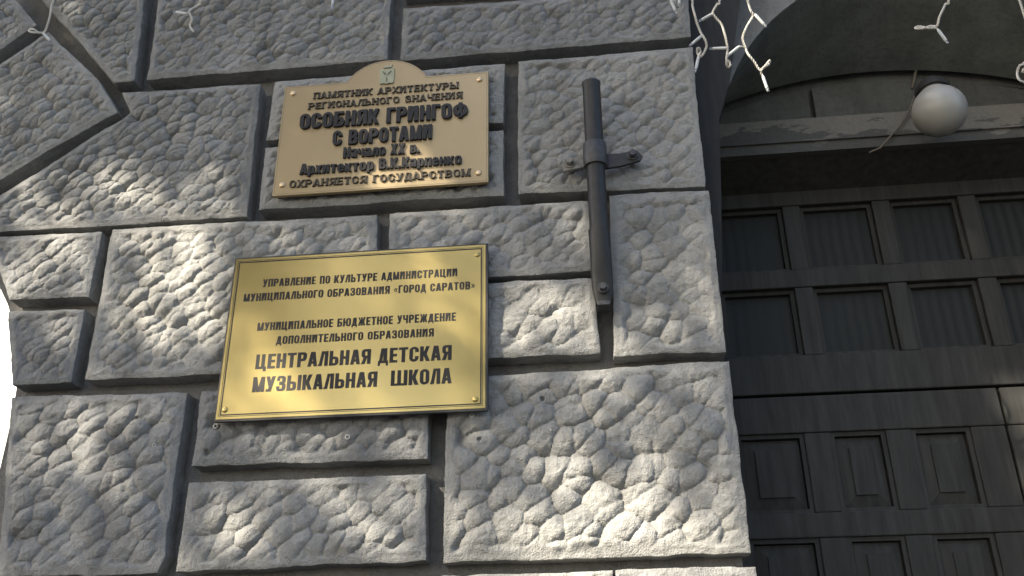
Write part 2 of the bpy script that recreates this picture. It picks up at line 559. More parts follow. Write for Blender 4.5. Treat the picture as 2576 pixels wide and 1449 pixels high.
quad_block((1546, 893), (1829, 884), (1783, 478), (1533, 490), seed=157, scale=0.5, size=0.043, depth=0.016, margin=(0.014, 0.030))
quad_block((1113, 1415), (1889, 1390), (1834, 908), (1127, 951), seed=164, scale=0.5, size=0.047, depth=0.019, margin=(0.012, 0.032),
           holes=[(*at2([(1207, 1107)])[0], 0.004), (*at2([(1365, 1003)])[0], 0.004)])
quad_block((482, 1172), (1075, 1154), (1082, 960), (507, 984), seed=171, size=0.038, depth=0.016,
           holes=[(*at2([(521, 1137)])[0], 0.005)])
quad_block((441, 1437), (1070, 1409), (1071, 1190), (474, 1216), seed=178, size=0.043, depth=0.017)
# worn right edge of the bottom left block
p = at2([(-6, 1449), (392, 1441), (412, 1400), (440, 1180), (472, 986), (28, 998)])
block([p[0], p[1]], [p[1], p[2], p[3], p[4]], [p[5], p[4]], [p[0], p[5]], seed=185, size=0.044, depth=0.017,
      holes=[(*at2([(345, 1050)])[0], 0.004)])
quad_block((30, 968), (176, 960), (213, 776), (20, 783), seed=192, size=0.037, depth=0.014)
p = at2([(22, 754), (222, 745), (255, 583), (-40, 598), (2, 690)])
block([p[0], p[1]], [p[1], p[2]], [p[3], p[2]], [p[0], p[4], p[3]], seed=199, size=0.035, depth=0.014)
# coursed stone that carries the arch
p = at2([(-60, 586), (620, 545), (656, 211), (306, 232), (328, 284), (160, 391), (-60, 528)])
block([p[0], p[1]], [p[1], p[2]], [p[3], p[2]], [p[0], p[6], p[5], p[4], p[3]], seed=206, size=0.036, depth=0.0165)
# voussoirs and spandrel of the arch on the left
p = at2([(-60, 487), (147, 362), (296, 281), (245, 200), (185, 140), (120, 80), (-60, 200)])
block([p[0], p[1], p[2]], [p[2], p[3], p[4], p[5]], [p[6], p[5]], [p[0], p[6]], seed=213, size=0.035, depth=0.0165)
p = at2([(-60, 165), (92, 62), (36, -6), (-20, -60), (-60, -40)])
block([p[0], p[1]], [p[1], p[2], p[3]], [p[4], p[3]], [p[0], p[4]], seed=220, size=0.035, depth=0.0165)
p = at2([(286, 208), (336, 203), (370, -60), (60, -60), (145, 46), (205, 112)])
block([p[0], p[1]], [p[1], p[2]], [p[3], p[2]], [p[0], p[5], p[4], p[3]], seed=227, size=0.033, depth=0.0165)
# bottom course just entering the frame
quad_block((436, 1590), (1060, 1570), (1065, 1452), (440, 1475), seed=234, size=0.05, depth=0.016)
quad_block((1110, 1700), (1520, 1690), (1540, 1433), (1112, 1450), seed=241, size=0.055, depth=0.018)
quad_block((1530, 1690), (1930, 1680), (1900, 1428), (1546, 1434), seed=248, size=0.055, depth=0.018)
quad_block((-50, 1700), (380, 1690), (402, 1478), (-20, 1490), seed=255, size=0.05, depth=0.016)

# wall behind the blocks, with the two openings
LX = -1.362; RX = 0.258
ACX, ACZ, AR = -1.945, 2.25, 0.583
outl = [(RX, -0.2)]
outl += [(RX, 3.75)]
DCX = 0.955; DR = DCX - RX
for i in range(1, 24):
    a = math.pi - math.pi * i / 24
    outl.append((DCX + DR * math.cos(a), 3.75 + DR * 0.8 * math.sin(a)))
outl += [(DCX + DR, 3.75), (DCX + DR, -0.2), (6.5, -0.2), (6.5, 7.5), (-7.0, 7.5), (-7.0, -0.2), (ACX - AR, -0.2), (ACX - AR, ACZ)]
for i in range(1, 24):
    a = math.pi - math.pi * i / 24
    outl.append((ACX + AR * math.cos(a), ACZ + AR * math.sin(a)))
outl += [(LX, ACZ), (LX, -0.2)]
mb = MB(); mb.prism(outl, JD, 0.50)
wall = mb.build('wall', M_JOINT, bld)

# ---- the deep doorway on the right
FY, BY = 0.20, 0.50
front = []; backarc = []
NA = 40
for i in range(NA + 1):
    x = 0.385 + (1.525 - 0.385) * i / NA
    front.append((x, 2.93 + math.sqrt(max(0.0, 0.6105 ** 2 - min(0.6104, abs(x - 0.955)) ** 2))))
    xb = 0.385 + (1.525 - 0.385) * i / NA
    backarc.append((xb, 2.10 + math.sqrt(1.291 ** 2 - (xb - 0.87) ** 2)))
sp = MB(); poly = [(0.2585, 2.93)] + [(0.3445, 2.93)] + front[1:-1] + [(1.5655, 2.93), (1.6515, 2.93), (1.6515, 3.75)]
poly = [(0.2585, front[0][1])] + front + [(1.6515, front[-1][1]), (1.6515, 4.35), (0.2585, 4.35)]
sp.prism(poly, FY, FY + 0.008)
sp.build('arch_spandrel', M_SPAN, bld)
va = MB()
NB = 6
vs = []; fs = []
for j in range(NB + 1):
    f_ = j / NB
    for i in range(NA + 1):
        e = f_
        vs.append((front[i][0] * (1 - e) + backarc[i][0] * e, FY + 0.008 + (BY - FY - 0.008) * f_, front[i][1] * (1 - e) + backarc[i][1] * e))
n1_ = NA + 1
for j in range(NB):
    for i in range(NA):
        fs.append((j * n1_ + i, j * n1_ + i + 1, (j + 1) * n1_ + i + 1, (j + 1) * n1_ + i))
va.add(vs, fs)
# outer skin so the vault has thickness
vs2 = [(x, y, z + 0.12) for x, y, z in vs]
va.add(vs2, [tuple(reversed(q)) for q in fs])
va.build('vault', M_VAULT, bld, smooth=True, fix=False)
# lintel stones under the vault; the dark slit between vault and lintel stays open
jx = (at(2036, 204, BY).x + at(2047, 311, BY).x) / 2
ZL0, ZL1 = 3.105, 3.222


def lintel_stone(x0, x1):
    pts = [(x0, ZL1 - 0.01), (x1, ZL1 - 0.01)]
    n_ = 12
    for i in range(n_ + 1):
        x = x1 + (x0 - x1) * i / n_
        pts.append((x, 2.10 + math.sqrt(1.291 ** 2 - (x - 0.87) ** 2) - 0.034))
    m_ = MB(); m_.prism(pts, BY, BY + 0.2)
    return m_.build('lintel_stone', M_LINTEL, bld)


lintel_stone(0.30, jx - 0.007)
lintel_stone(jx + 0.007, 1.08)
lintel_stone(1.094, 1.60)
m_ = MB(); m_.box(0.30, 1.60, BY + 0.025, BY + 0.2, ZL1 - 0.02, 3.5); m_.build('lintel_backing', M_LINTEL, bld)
m_ = MB()
m_.prism([(0.30, ZL0), (1.60, ZL0), (1.60, ZL1), (0.30, ZL1)], BY - 0.022, BY + 0.03)
m_.build('lintel_band', M_PEEL, bld)
m_ = MB(); m_.box(0.30, 1.60, BY - 0.030, BY + 0.01, ZL0 + 0.032, ZL0 + 0.036); m_.build('lintel_moulding', M_PEEL, bld)

m_ = MB()       # sloping board closing the gap between the lintel and the top rail of the door
hv = [(x, y, z) for x in (0.262, 1.60) for y, z in ((BY + 0.002, ZL0 - 0.001), (0.619, 3.055), (0.619, ZL0 - 0.001))]
m_.add(hv, [(0, 1, 2), (5, 4, 3), (0, 3, 4, 1), (1, 4, 5, 2), (2, 5, 3, 0)])
m_.build('door_head', M_DOOR, bld)

# dark jamb post between the pier and the doorway
pp = at2([(1740, 900), (1812, 900), (1817, 640), (1813, 430), (1809, 300), (1836, 205), (1862, 0), (1885, -190), (1700, -190)], 0.13)
m_ = MB(); m_.prism([(max(x, RX + 0.002), z) for x, z in pp], 0.13, 0.19)
m_.build('jamb_post', M_POST, bld)
m_ = MB(); m_.box(RX - 0.08, RX + 0.055, 0.5015, 0.619, -0.2, 3.3); m_.build('jamb_return', M_POST, bld)
m_ = MB(); m_.box(1.602, 1.74, 0.5015, 0.85, -0.2, 3.6); m_.build('jamb_return', M_POST, bld)

# ---- the door: transom of ribbed glass panes above panelled leaves
DY = 0.62
m_ = MB(); m_.box(0.18, 1.66, DY + 0.0755, DY + 0.095, -0.2, 3.3)
door = m_.build('door', M_DOOR, bld)
door['label'] = 'dark wooden door with ribbed glass panes over raised panels'


def wz(px, py): return at(px, py, DY).z
def wx(px, py): return at(px, py, DY).x


mull = [(wx(1972, 529), wx(2010, 530)), (wx(2197, 525), wx(2240, 518)), (wx(2405, 497), wx(2459, 493))]
r1t, r1b = (wz(1976, 519) + wz(2453, 484) + wz(2228, 504)) / 3, (wz(1994, 676) + wz(2440, 655)) / 2
r2t, r2b = (wz(1837, 734) + wz(2115, 713)) / 2, (wz(2032, 894) + wz(2260, 880)) / 2
slit = (wz(1870, 1000) + wz(2510, 968)) / 2
r3t, r3b = (wz(1882, 1092) + wz(2442, 1072)) / 2, (wz(2057, 1290) + wz(2440, 1275)) / 2
r4t = (wz(1917, 1356) + wz(2500, 1338)) / 2
mw = 0.052
mx = [(a + b_) / 2 for a, b_ in mull]
mx = [mx[0] - (mx[1] - mx[0])] + mx + [2 * mx[2] - mx[1]]
cells = [(mx[i] + mw / 2, mx[i + 1] - mw / 2) for i in range(len(mx) - 1)]


def bars(name, rects, y0, y1, mat, parent, bevel=0.004):
    m_ = MB()
    for x0, x1, z0, z1 in rects: m_.box(x0, x1, y0, y1, z0, z1)
    return m_.build(name, mat, parent, bevel=bevel)


# transom frame
for z0, z1 in ((r1t, 3.115), (r2t, r1b), (slit + 0.003, r2b)):
    bars('rail', [(0.26, 1.60, z0, z1)], DY, DY + 0.075, M_DOOR, door)
for x in mx:
    bars('stile', [(x - mw / 2, x + mw / 2, r1b + 0.0005, r1t - 0.0005)], DY + 0.003, DY + 0.075, M_DOOR, door)
    bars('stile', [(x - mw / 2, x + mw / 2, r2b + 0.0005, r2t - 0.0005)], DY + 0.003, DY + 0.075, M_DOOR, door)
for (x0, x1) in cells:
    for z0, z1 in ((r1b, r1t), (r2b, r2t)):
        m_ = MB(); m_.box(x0, x1, DY + 0.036, DY + 0.044, z0, z1)
        m_.build('glass_pane', M_PANE, door)
        # thin glazing bead with a sloped top
        g = 0.012
        m_ = MB()
        m_.frame(x0 + 0.0004, x1 - 0.0004, z0 + 0.0004, z1 - 0.0004, g, DY + 0.020, DY + 0.035)
        m_.build('glazing_bead', M_DOOR, door)
# door leaves: stiles and rails round raised panels
leaf_r = wx(2510, 975)
pcols = [(wx(1882, 1092) - 0.03, wx(2022, 1085)), (wx(2088, 1083), wx(2228, 1080)), (wx(2293, 1077), wx(2442, 1072))]
row3 = (r3b, r3t); row4 = (r4t - (r3t - r3b), r4t); row5 = (row4[0] - 0.075 - 0.5, row4[0] - 0.075)
for z0, z1 in ((r3t, slit - 0.004), (r4t, r3b), (row5[1], row4[0]), (0.02, row5[0])):
    bars('rail', [(0.262, leaf_r - 0.003, z0, z1)], DY + 0.002, DY + 0.07, M_DOOR, door)
    bars('rail', [(leaf_r + 0.004, 1.60, z0, z1)], DY + 0.002, DY + 0.07, M_DOOR, door)
right_cols = [(leaf_r + 0.09, leaf_r + 0.22), (leaf_r + 0.28, leaf_r + 0.40)]
stl = [(0.262, pcols[0][0]), (pcols[0][1], pcols[1][0]), (pcols[1][1], pcols[2][0]), (pcols[2][1], leaf_r - 0.003),
       (leaf_r + 0.004, right_cols[0][0]), (right_cols[0][1], right_cols[1][0]), (right_cols[1][1], 1.60)]
for (z0, z1) in (row3, row4, row5):
    for x0, x1 in stl:
        bars('stile', [(x0, x1, z0 + 0.0005, z1 - 0.0005)], DY + 0.005, DY + 0.07, M_DOOR, door)
    for x0, x1 in pcols + right_cols:
        m_ = MB()
        # sloped field: bevelled slab standing in the recess
        mo, mi = 0.014, 0.044
        yo, yi = DY + 0.026, DY + 0.012
        o_ = [(x0 + mo, z0 + mo), (x1 - mo, z0 + mo), (x1 - mo, z1 - mo), (x0 + mo, z1 - mo)]
        i_ = [(x0 + mi, z0 + mi), (x1 - mi, z0 + mi), (x1 - mi, z1 - mi), (x0 + mi, z1 - mi)]
        vs = [(x, yo, z) for x, z in o_] + [(x, yi + 0.006, z) for x, z in i_] + [(x, yi, z) for x, z in i_] + [(x, DY + 0.07, z) for x, z in o_]
        fs = [(8, 9, 10, 11)]
        for q in range(4):
            r_ = (q + 1) % 4
            fs += [(q, r_, 4 + r_, 4 + q), (4 + q, 4 + r_, 8 + r_, 8 + q), (12 + q, 12 + r_, r_, q)]
        m_.add(vs, fs)
        m_.build('raised_panel', M_DOOR, door)
        m_ = MB()
        g = 0.011
        m_.frame(x0 + 0.0004, x1 - 0.0004, z0 + 0.0004, z1 - 0.0004, g, DY + 0.012, DY + 0.069)
        m_.build('panel_moulding', M_DOOR, door)

# ------------------------------------------------------------------ lettering
def ring_pts(x0, z0, x1, z1, r, k=6):
    """rounded rectangle counter-clockwise from the right side, starting at the lower end of the top right arc"""
    pts = []
    for cx, cz, a0 in ((x1 - r, z1 - r, 0), (x0 + r, z1 - r, 90), (x0 + r, z0 + r, 180), (x1 - r, z0 + r, 270)):
        for i in range(k + 1):
            a = R(a0 + 90 * i / k)
            pts.append((cx + r * math.cos(a), cz + r * math.sin(a)))
    return pts


class Glyphs:
    def __init__(self, stem, bar, width, serif=False):
        self.s, self.b, self.w, self.serif = stem, bar, width, serif

    def q(self, *p): self.P.append([tuple(a) for a in p])
    def rect(self, x0, z0, x1, z1): self.q((x0, z0), (x1, z0), (x1, z1), (x0, z1))

    def stem(self, x, z0=0.0, z1=1.0):
        self.rect(x, z0, x + self.s, z1)
        if self.serif:
            e, t = 0.075, 0.07
            if z0 == 0.0: self.rect(x - e, z0, x + self.s + e, z0 + t)
            if z1 == 1.0: self.rect(x - e, z1 - t, x + self.s + e, z1)

    def band(self, o, i, closed=True):
        n = len(o)
        for k in range(n if closed else n - 1):
            j = (k + 1) % n
            self.q(o[k], o[j], i[j], i[k])

    def oval(self, x0, z0, x1, z1, gap=None, rf=0.5):
        w = x1 - x0
        r = min(w * rf, (z1 - z0) * rf)
        s, b = self.s, self.b
        ri = max(r - s, 0.012)
        o = ring_pts(x0, z0, x1, z1, r); i = ring_pts(x0 + s, z0 + b, x1 - s, z1 - b, min(ri, (x1 - x0 - 2 * s) * 0.5, (z1 - z0 - 2 * b) * 0.5))
        if gap:
            g0, g1 = gap
            o = [(x1, max(g1, z0))] + o + [(x1, g0)]; i = [(x1 - s, g1)] + i + [(x1 - s, g0)]
            self.band(o, i, False)
        else:
            self.band(o, i, True)

    def bowl(self, x0, z0, x1, z1, flip=False):
        """D-shaped bowl open to the stem at x0"""
        s, b = self.s, self.b
        r = min((x1 - x0) * 0.55, (z1 - z0) * 0.5)
        o = ring_pts(x0 - 1, z0, x1, z1, r); i = ring_pts(x0 - 1, z0 + b, x1 - s, z1 - b, max(min(r - s, (z1 - z0 - 2 * b) / 2), 0.01))
        k = 7
        oo = [(x0, z0)] + o[3 * k:] + o[:k] + [(x0, z1)]; ii = [(x0, z0 + b)] + i[3 * k:] + i[:k] + [(x0, z1 - b)]
        if flip:
            c = x0 + x1
            oo = [(c - a, z) for a, z in oo]; ii = [(c - a, z) for a, z in ii]
        self.band(oo, ii, False)

    def diag(self, xa, za, xb, zb, t):
        """slanted stroke of horizontal thickness t from (xa,za) low to (xb,zb) high, left edges given"""
        self.q((xa, za), (xa + t, za), (xb + t, zb), (xb, zb))

    def glyph(self, ch):
        self.P = []
        s, b, w = self.s, self.b, self.w
        low = ch.islower()
        if low:
            up_ = {'а': None, 'е': None, 'р': None}
            h = 0.77
            if ch == 'а':
                w2 = w * 0.92
                self.rect(w2 - s, 0, w2, h - 0.1); self.oval(0, 0, w2 - s * 0.5, 0.45)
                self.q((0.02, h - 0.20), (s + 0.02, h - 0.20), (s + 0.02, h - b), (0.02, h - 0.06)); self.rect(0.04, h - b, w2 - 0.03, h)
                return self.P, w2
            if ch == 'е':
                w2 = w * 0.92
                self.oval(0, 0, w2, h, gap=(0.26, 0.36)); self.rect(s * 0.8, 0.34, w2 - 0.005, 0.34 + b * 0.8)
                return self.P, w2
            if ch == 'р':
                w2 = w * 0.92
                self.rect(0, -0.22, s, h); self.bowl(s * 0.8, 0, w2, h)
                return self.P, w2
            P, w2 = self.glyph(ch.upper())
            return [[(x * 0.94, z * h) for x, z in p] for p in P], w2 * 0.94
        if ch == ' ': return [], w * 0.52
        if ch == '.': self.rect(0, 0, s, s * 0.95); return self.P, s
        if ch in '«»':
            t = 0.10
            for o in (0, 0.17):
                if ch == '«':
                    self.diag(o + 0.12, 0.18, o, 0.42, t); self.diag(o, 0.42, o + 0.12, 0.66, t)
                else:
                    self.diag(o, 0.18, o + 0.12, 0.42, t); self.diag(o + 0.12, 0.42, o, 0.66, t)
            return self.P, 0.40
        if ch in 'ОO': self.oval(0, 0, w, 1); return self.P, w
        if ch == 'С': self.oval(0, 0, w, 1, gap=(0.36, 0.64)); return self.P, w
        if ch == 'Р': self.stem(0); self.bowl(s * .8, 0.40, w, 1); return self.P, w
        if ch == 'В': self.stem(0); self.bowl(s * .8, 0.46, w * .97, 1); self.bowl(s * .8, 0, w, 0.56); return self.P, w
        if ch == 'Ь': self.stem(0); self.bowl(s * .8, 0, w, 0.60); return self.P, w
        if ch == 'Ы': self.stem(0); self.bowl(s * .8, 0, w, 0.60); self.stem(w + 0.07); return self.P, w + 0.07 + s
        if ch == 'Б': self.stem(0); self.bowl(s * .8, 0, w, 0.60); self.rect(s * .9, 1 - b, w * .93, 1); return self.P, w
        if ch == 'Я':
            self.stem(w - s); self.bowl(0, 0.40, w - s * .8, 1, flip=True)
            self.diag(-0.01, 0, w - s - 0.20, 0.46, s * 1.0); return self.P, w
        if ch == 'Г': self.stem(0); self.rect(s * .9, 1 - b, w * .84, 1); return self.P, w * .84
        if ch == 'Т':
            w2 = w * .98; self.stem((w2 - s) / 2, 0, 1.0); self.rect(0, 1 - b, w2, 1 + 0.001)
            if self.serif: self.rect(0, 1 - b - .12, .06, 1 - b * .5); self.rect(w2 - .06, 1 - b - .12, w2, 1 - b * .5)
            return self.P, w2
        if ch == 'Е':
            w2 = w * .84; self.stem(0); self.rect(s * .9, 0, w2, b); self.rect(s * .9, 1 - b, w2, 1); self.rect(s * .9, .5 - b / 2, w2 * .94, .5 + b / 2)
            if self.serif: self.rect(w2 - .05, 0, w2, b + .12); self.rect(w2 - .05, 1 - b - .12, w2, 1)
            return self.P, w2
        if ch == 'Н': self.stem(0); self.stem(w - s); self.rect(s * .9, .5 - b / 2, w - s * .9, .5 + b / 2); return self.P, w
        if ch == 'П': self.stem(0); self.stem(w - s); self.rect(s * .9, 1 - b, w - s * .9, 1); return self.P, w
        if ch == 'И':
            self.stem(0); self.stem(w - s); self.q((s * .9, 0.10), (s * 1.05, 0.12), (w - s * .9, 0.90), (w - s * .9, 0.97), (w - s * 1.5, 0.97), (s * .9, 0.34)); return self.P, w + 0.02
        if ch == 'Ц':
            self.stem(0); self.stem(w - s); self.rect(s * .9, 0, w - s * .9, b); self.rect(w - s * .4, -0.16, w + 0.09, b * .95); return self.P, w + 0.09
        if ch == 'Ш':
            g = 0.15 if not self.serif else 0.2; w2 = 3 * s + 2 * g
            self.stem(0); self.stem(s + g); self.stem(2 * s + 2 * g); self.rect(s * .9, 0, w2 - s * .9, b * .9); return self.P, w2
        if ch == 'Л':
            self.stem(w - s); self.rect(w * .28, 1 - b, w - s * .9, 1)
            self.q((0, 0), (s * .9, 0), (w * .28 + s * .8, 1 - b * .5), (w * .28, 1)); self.rect(-.02, 0, s * .6, b * .8); return self.P, w
        if ch == 'Д':
            w2 = w * 1.08
            self.rect(0, 0, w2, b); self.rect(0, -.17, s * .62, b * .95); self.rect(w2 - s * .62, -.17, w2, b * .95)
            self.rect(w2 - s * .35 - s, b * .9, w2 - s * .35, 1); self.rect(w * .3, 1 - b, w2 - s * .4 - s * .5, 1)
            self.q((s * .3, b * .9), (s * 1.2, b * .9), (w * .3 + s * .8, 1 - b * .5), (w * .3, 1)); return self.P, w2
        if ch == 'А':
            w2 = w * 1.05; m = w2 / 2
            self.q((0, 0), (s * .98, 0), (m + s * .32, 1), (m - s * .62, 1)); self.q((w2 - s * .98, 0), (w2, 0), (m + s * .62, 1), (m - s * .32, 1))
            self.rect(s * .8, .19, w2 - s * .8, .19 + b)
            if self.serif: self.rect(-.07, 0, s + .06, .06); self.rect(w2 - s - .06, 0, w2 + .07, .06)
            return self.P, w2
        if ch == 'М':
            w2 = w * 1.28; m = w2 / 2
            self.stem(0); self.stem(w2 - s)
            self.q((m - s * .45, 0), (m + s * .30, 0), (s * 1.05, 1), (s * .1, 1)); self.q((m - s * .30, 0), (m + s * .45, 0), (w2 - s * .1, 1), (w2 - s * 1.05, 1))
            return self.P, w2
        if ch == 'К':
            w2 = w * 1.02
            self.stem(0); self.diag(s * .8, .46, w2 - s * 1.02, 1, s); self.q((w2 - s, 0), (w2 + .02, 0), (s * 1.55, .66), (s * .85, .46))
            if self.serif: self.rect(w2 - s - .06, 0, w2 + .07, .06); self.rect(w2 - s - .08, .94, w2 + .05, 1)
            return self.P, w2
        if ch == 'Ж':
            w2 = w * 1.5; m = (w2 - s) / 2
            self.stem(m); self.diag(m + s * .8, .46, w2 - s, 1, s * .95); self.q((w2 - s, 0), (w2, 0), (m + s * 1.6, .64), (m + s * .8, .46))
            self.q((0, 1), (s * .95, 1), (m + s * .2, .46), (m - s * .6, .60)); self.q((0, 0), (s, 0), (m + s * .2, .5), (m - s * .6, .6)); return self.P, w2
        if ch == 'У':
            w2 = w * 1.0; m = w2 / 2
            self.q((m - s * .55, .34), (m + s * .45, .24), (s * .98, 1), (0, 1)); self.q((m - s * .75, 0), (m + s * .25, 0), (w2, 1), (w2 - s * .98, 1)); self.rect(.03, 0, m - s * .1, b)
            if self.serif: self.rect(-.05, .94, s + .07, 1); self.rect(w2 - s - .07, .94, w2 + .05, 1)
            return self.P, w2
        if ch in 'ХX':
            w2 = w * 1.0
            self.diag(0, 0, w2 - s, 1, s); self.q((w2 - s, 0), (w2, 0), (s, 1), (0, 1))
            if self.serif:
                for z in (0, .94): self.rect(-.05, z, s + .06, z + .06); self.rect(w2 - s - .06, z, w2 + .05, z + .06)
            return self.P, w2
        if ch == 'Ч': self.stem(w - s); self.rect(s * .6, .40, w - s * .9, .40 + b); self.rect(0, .50, s, 1); self.q((0, .52), (s * .62, .40), (s * .95, .55), (0.0, .55)); return self.P, w
        if ch == 'З':
            self.bowl(w * .30, .46, w * .97, 1); self.bowl(w * .30, 0, w, .56)
            self.q((0.01, .68), (s, .68), (w * .33, 1 - b), (w * .33, 1), (w * .16, .985), (.03, .88)); self.q((.02, .12), (w * .15, .015), (w * .33, 0), (w * .33, b), (s, .32), (0, .32)); return self.P, w
        if ch == 'Ю':
            self.stem(0); self.rect(s * .9, .5 - b / 2, s + .14, .5 + b / 2); self.oval(s + .10, 0, s + .10 + w, 1); return self.P, s + .10 + w
        if ch == 'Ф':
            w2 = w * 1.42; self.oval(0, .10, w2, .90); self.rect((w2 - s) / 2, 0, (w2 + s) / 2, 1); return self.P, w2
        raise ValueError(ch)

    def line(self, text, gap):
        x = 0; out = []
        for ch in text:
            P, w = self.glyph(ch)
            out += [[(a + x, z) for a, z in p] for p in P]
            x += w + gap
        return out, x - gap


BOLD = Glyphs(0.205, 0.165, 0.53)
SER = Glyphs(0.17, 0.10, 0.68, True)


def text_line(text, G, x0, x1, z0, cap, y_face, thick, mat, parent, gap=0.07):
    polys, W_ = G.line(text, gap)
    k = (x1 - x0) / W_
    m_ = MB()
    for i, p in enumerate(polys):
        q = [(x0 + a * k, z0 + z * cap) for a, z in p]
        # a hair of depth between overlapping strokes so that no two faces coincide
        y0 = y_face - thick - 1.2e-5 * (i % 9)
        a = sum(q[j][0] * q[(j + 1) % len(q)][1] - q[(j + 1) % len(q)][0] * q[j][1] for j in range(len(q)))
        if a < 0: q = q[::-1]
        m_.prism(q, y0, y_face + 0.0003)
    return m_.build('lettering', mat, parent, fix=False)


# ------------------------------------------------------------------ upper plaque
Y1 = -0.026
def z1c(px, py): return at((780 + px / 3.22) * 0.85867, (150 + py / 3.22) * 0.85867, Y1)
c = [z1c(180, 335), z1c(2105, 195), z1c(2085, 1240), z1c(55, 1360)]
px0 = (c[0].x + c[3].x) / 2; px1 = (c[1].x + c[2].x) / 2; pz1 = (c[0].z + c[1].z) / 2; pz0 = (c[2].z + c[3].z) / 2
plaque = empty('memorial_plaque', ((px0 + px1) / 2, Y1 + 0.01, pz0), 'pale bronze heritage plaque with rounded top and raised black letters, fixed above the gold sign', 'plaque')
ax0, ax1, apex = z1c(755, 300).x, z1c(1515, 238).x, z1c(1160, 85).z
acx = (ax0 + ax1) / 2; hw = (ax1 - ax0) / 2; sag = apex - pz1; arad = (hw * hw + sag * sag) / (2 * sag)


def plaque_outline(inset):
    o = [(px0 + inset, pz0 + inset), (px1 - inset, pz0 + inset), (px1 - inset, pz1 - inset)]
    r_ = arad - inset; zc = apex - arad
    a1 = math.asin(min(1, (pz1 - inset - zc) / r_))
    for i in range(25):
        a = a1 + (math.pi - 2 * a1) * i / 24
        o.append((acx + r_ * math.cos(a), zc + r_ * math.sin(a)))
    o.append((px0 + inset, pz1 - inset))
    return o


mb = MB(); mb.prism(plaque_outline(0.0), Y1, Y1 + 0.012); mb.build('plate', M_SATIN, plaque, bevel=0.0012)
mb = MB(); mb.prism(plaque_outline(0.006), Y1 + 0.012, Y1 + 0.024); mb.build('backing', M_BLACK, plaque)


def line_frame(outline_fn, a, b_, y, mat, parent, name):
    o, i = outline_fn(a), outline_fn(b_)
    n_ = len(o); m_ = MB()
    vs = [(x, y, z) for x, z in o] + [(x, y, z) for x, z in i]
    m_.add(vs, [(k, (k + 1) % n_, n_ + (k + 1) % n_, n_ + k) for k in range(n_)])
    return m_.build(name, mat, parent, fix=False)


line_frame(plaque_outline, 0.0034, 0.0044, Y1 - 0.0003, M_GROOVE, plaque, 'border_line')


def plaque_line(text, G, l, r_, cap, mat, thick, gap=0.07):
    a, b_ = z1c(*l), z1c(*r_)
    cp = (z1c(l[0], l[1] - cap).z - a.z + z1c(r_[0], r_[1] - cap).z - b_.z) / 2
    text_line(text, G, a.x, b_.x, (a.z + b_.z) / 2, cp, Y1, thick, mat, plaque, gap)


plaque_line('ПАМЯТНИК АРХИТЕКТУРЫ', SER, (450, 452), (1812, 358), 57, M_SERIF, 0.004, 0.16)
plaque_line('РЕГИОНАЛЬНОГО ЗНАЧЕНИЯ', SER, (400, 550), (1850, 450), 57, M_SERIF, 0.004, 0.16)
plaque_line('ОСОБНЯК ГРИНГОФ', BOLD, (318, 738), (1905, 640), 138, M_BLOCKLET, 0.007, 0.06)
plaque_line('С ВОРОТАМИ', BOLD, (628, 898), (1568, 835), 132, M_BLOCKLET, 0.007, 0.06)
plaque_line('Начало XX в.', BOLD, (728, 1010), (1450, 970), 97, M_BLOCKLET, 0.006, 0.06)
plaque_line('Архитектор В.К.Карпенко', BOLD, (320, 1160), (1845, 1082), 97, M_BLOCKLET, 0.006, 0.06)
plaque_line('ОХРАНЯЕТСЯ ГОСУДАРСТВОМ', SER, (220, 1285), (1925, 1190), 66, M_SERIF, 0.004, 0.16)
for q in ((255, 402), (2012, 270), (2002, 1150), (152, 1265)):
    a = z1c(*q)
    mb = MB(); mb.lathe((a.x, Y1 + 0.001, a.z), (0, -1, 0), [(0.0075, 0), (0.0075, 0.002), (0.0066, 0.0042), (0.0042, 0.0058), (0.0005, 0.0064)], 20)
    mb.build('screw_cap', M_BRASSCAP, plaque, smooth=True)
# small shield with a crown above it
e0, e1 = z1c(1068, 320), z1c(1212, 170)
ex0, ex1, ez0, ez1 = e0.x, e1.x, e0.z, e1.z
emb = MB()
emx = (ex0 + ex1) / 2; ew = ex1 - ex0; eh = ez1 - ez0
sh = [(ex0, ez1), (ex0, ez0 + eh * .12), (ex0 + ew * .06, ez0 + eh * .03), (emx - ew * .08, ez0 + eh * .03), (emx, ez0 - eh * .03),
      (emx + ew * .08, ez0 + eh * .03), (ex1 - ew * .06, ez0 + eh * .03), (ex1, ez0 + eh * .12), (ex1, ez1)]
emb.prism(sh, Y1 - 0.004, Y1 + 0.0002)
emblem = emb.build('emblem', M_EMBLEM, plaque, bevel=0.0006)
emblem['label'] = 'olive shield bearing three fish set in a Y'
fm = MB()
for k, (tx, tz) in enumerate(((ex0 + ew * .22, ez1 - eh * .18), (ex1 - ew * .22, ez1 - eh * .18), (emx, ez0 + eh * .16))):
    cx_, cz_ = emx, ez0 + eh * .52
    dx_, dz_ = tx - cx_, tz - cz_; ln = math.hypot(dx_, dz_); nx_, nz_ = -dz_ / ln, dx_ / ln
    w_ = ew * .055
    q = [(cx_ + dx_ * .08, cz_ + dz_ * .08), (cx_ + dx_ * .55 - nx_ * w_, cz_ + dz_ * .55 - nz_ * w_), (cx_ + dx_ * .82 - nx_ * w_ * .4, cz_ + dz_ * .82 - nz_ * w_ * .4),
         (tx - nx_ * w_, tz - nz_ * w_), (tx + nx_ * w_, tz + nz_ * w_), (cx_ + dx_ * .82 + nx_ * w_ * .4, cz_ + dz_ * .82 + nz_ * w_ * .4), (cx_ + dx_ * .55 + nx_ * w_, cz_ + dz_ * .55 + nz_ * w_)]
    fm.prism(q, Y1 - 0.0052 - 1e-5 * k, Y1 - 0.0039)
fm.build('fish', M_EMBDARK, emblem)
cm = MB()
cb = ez1 + eh * .10
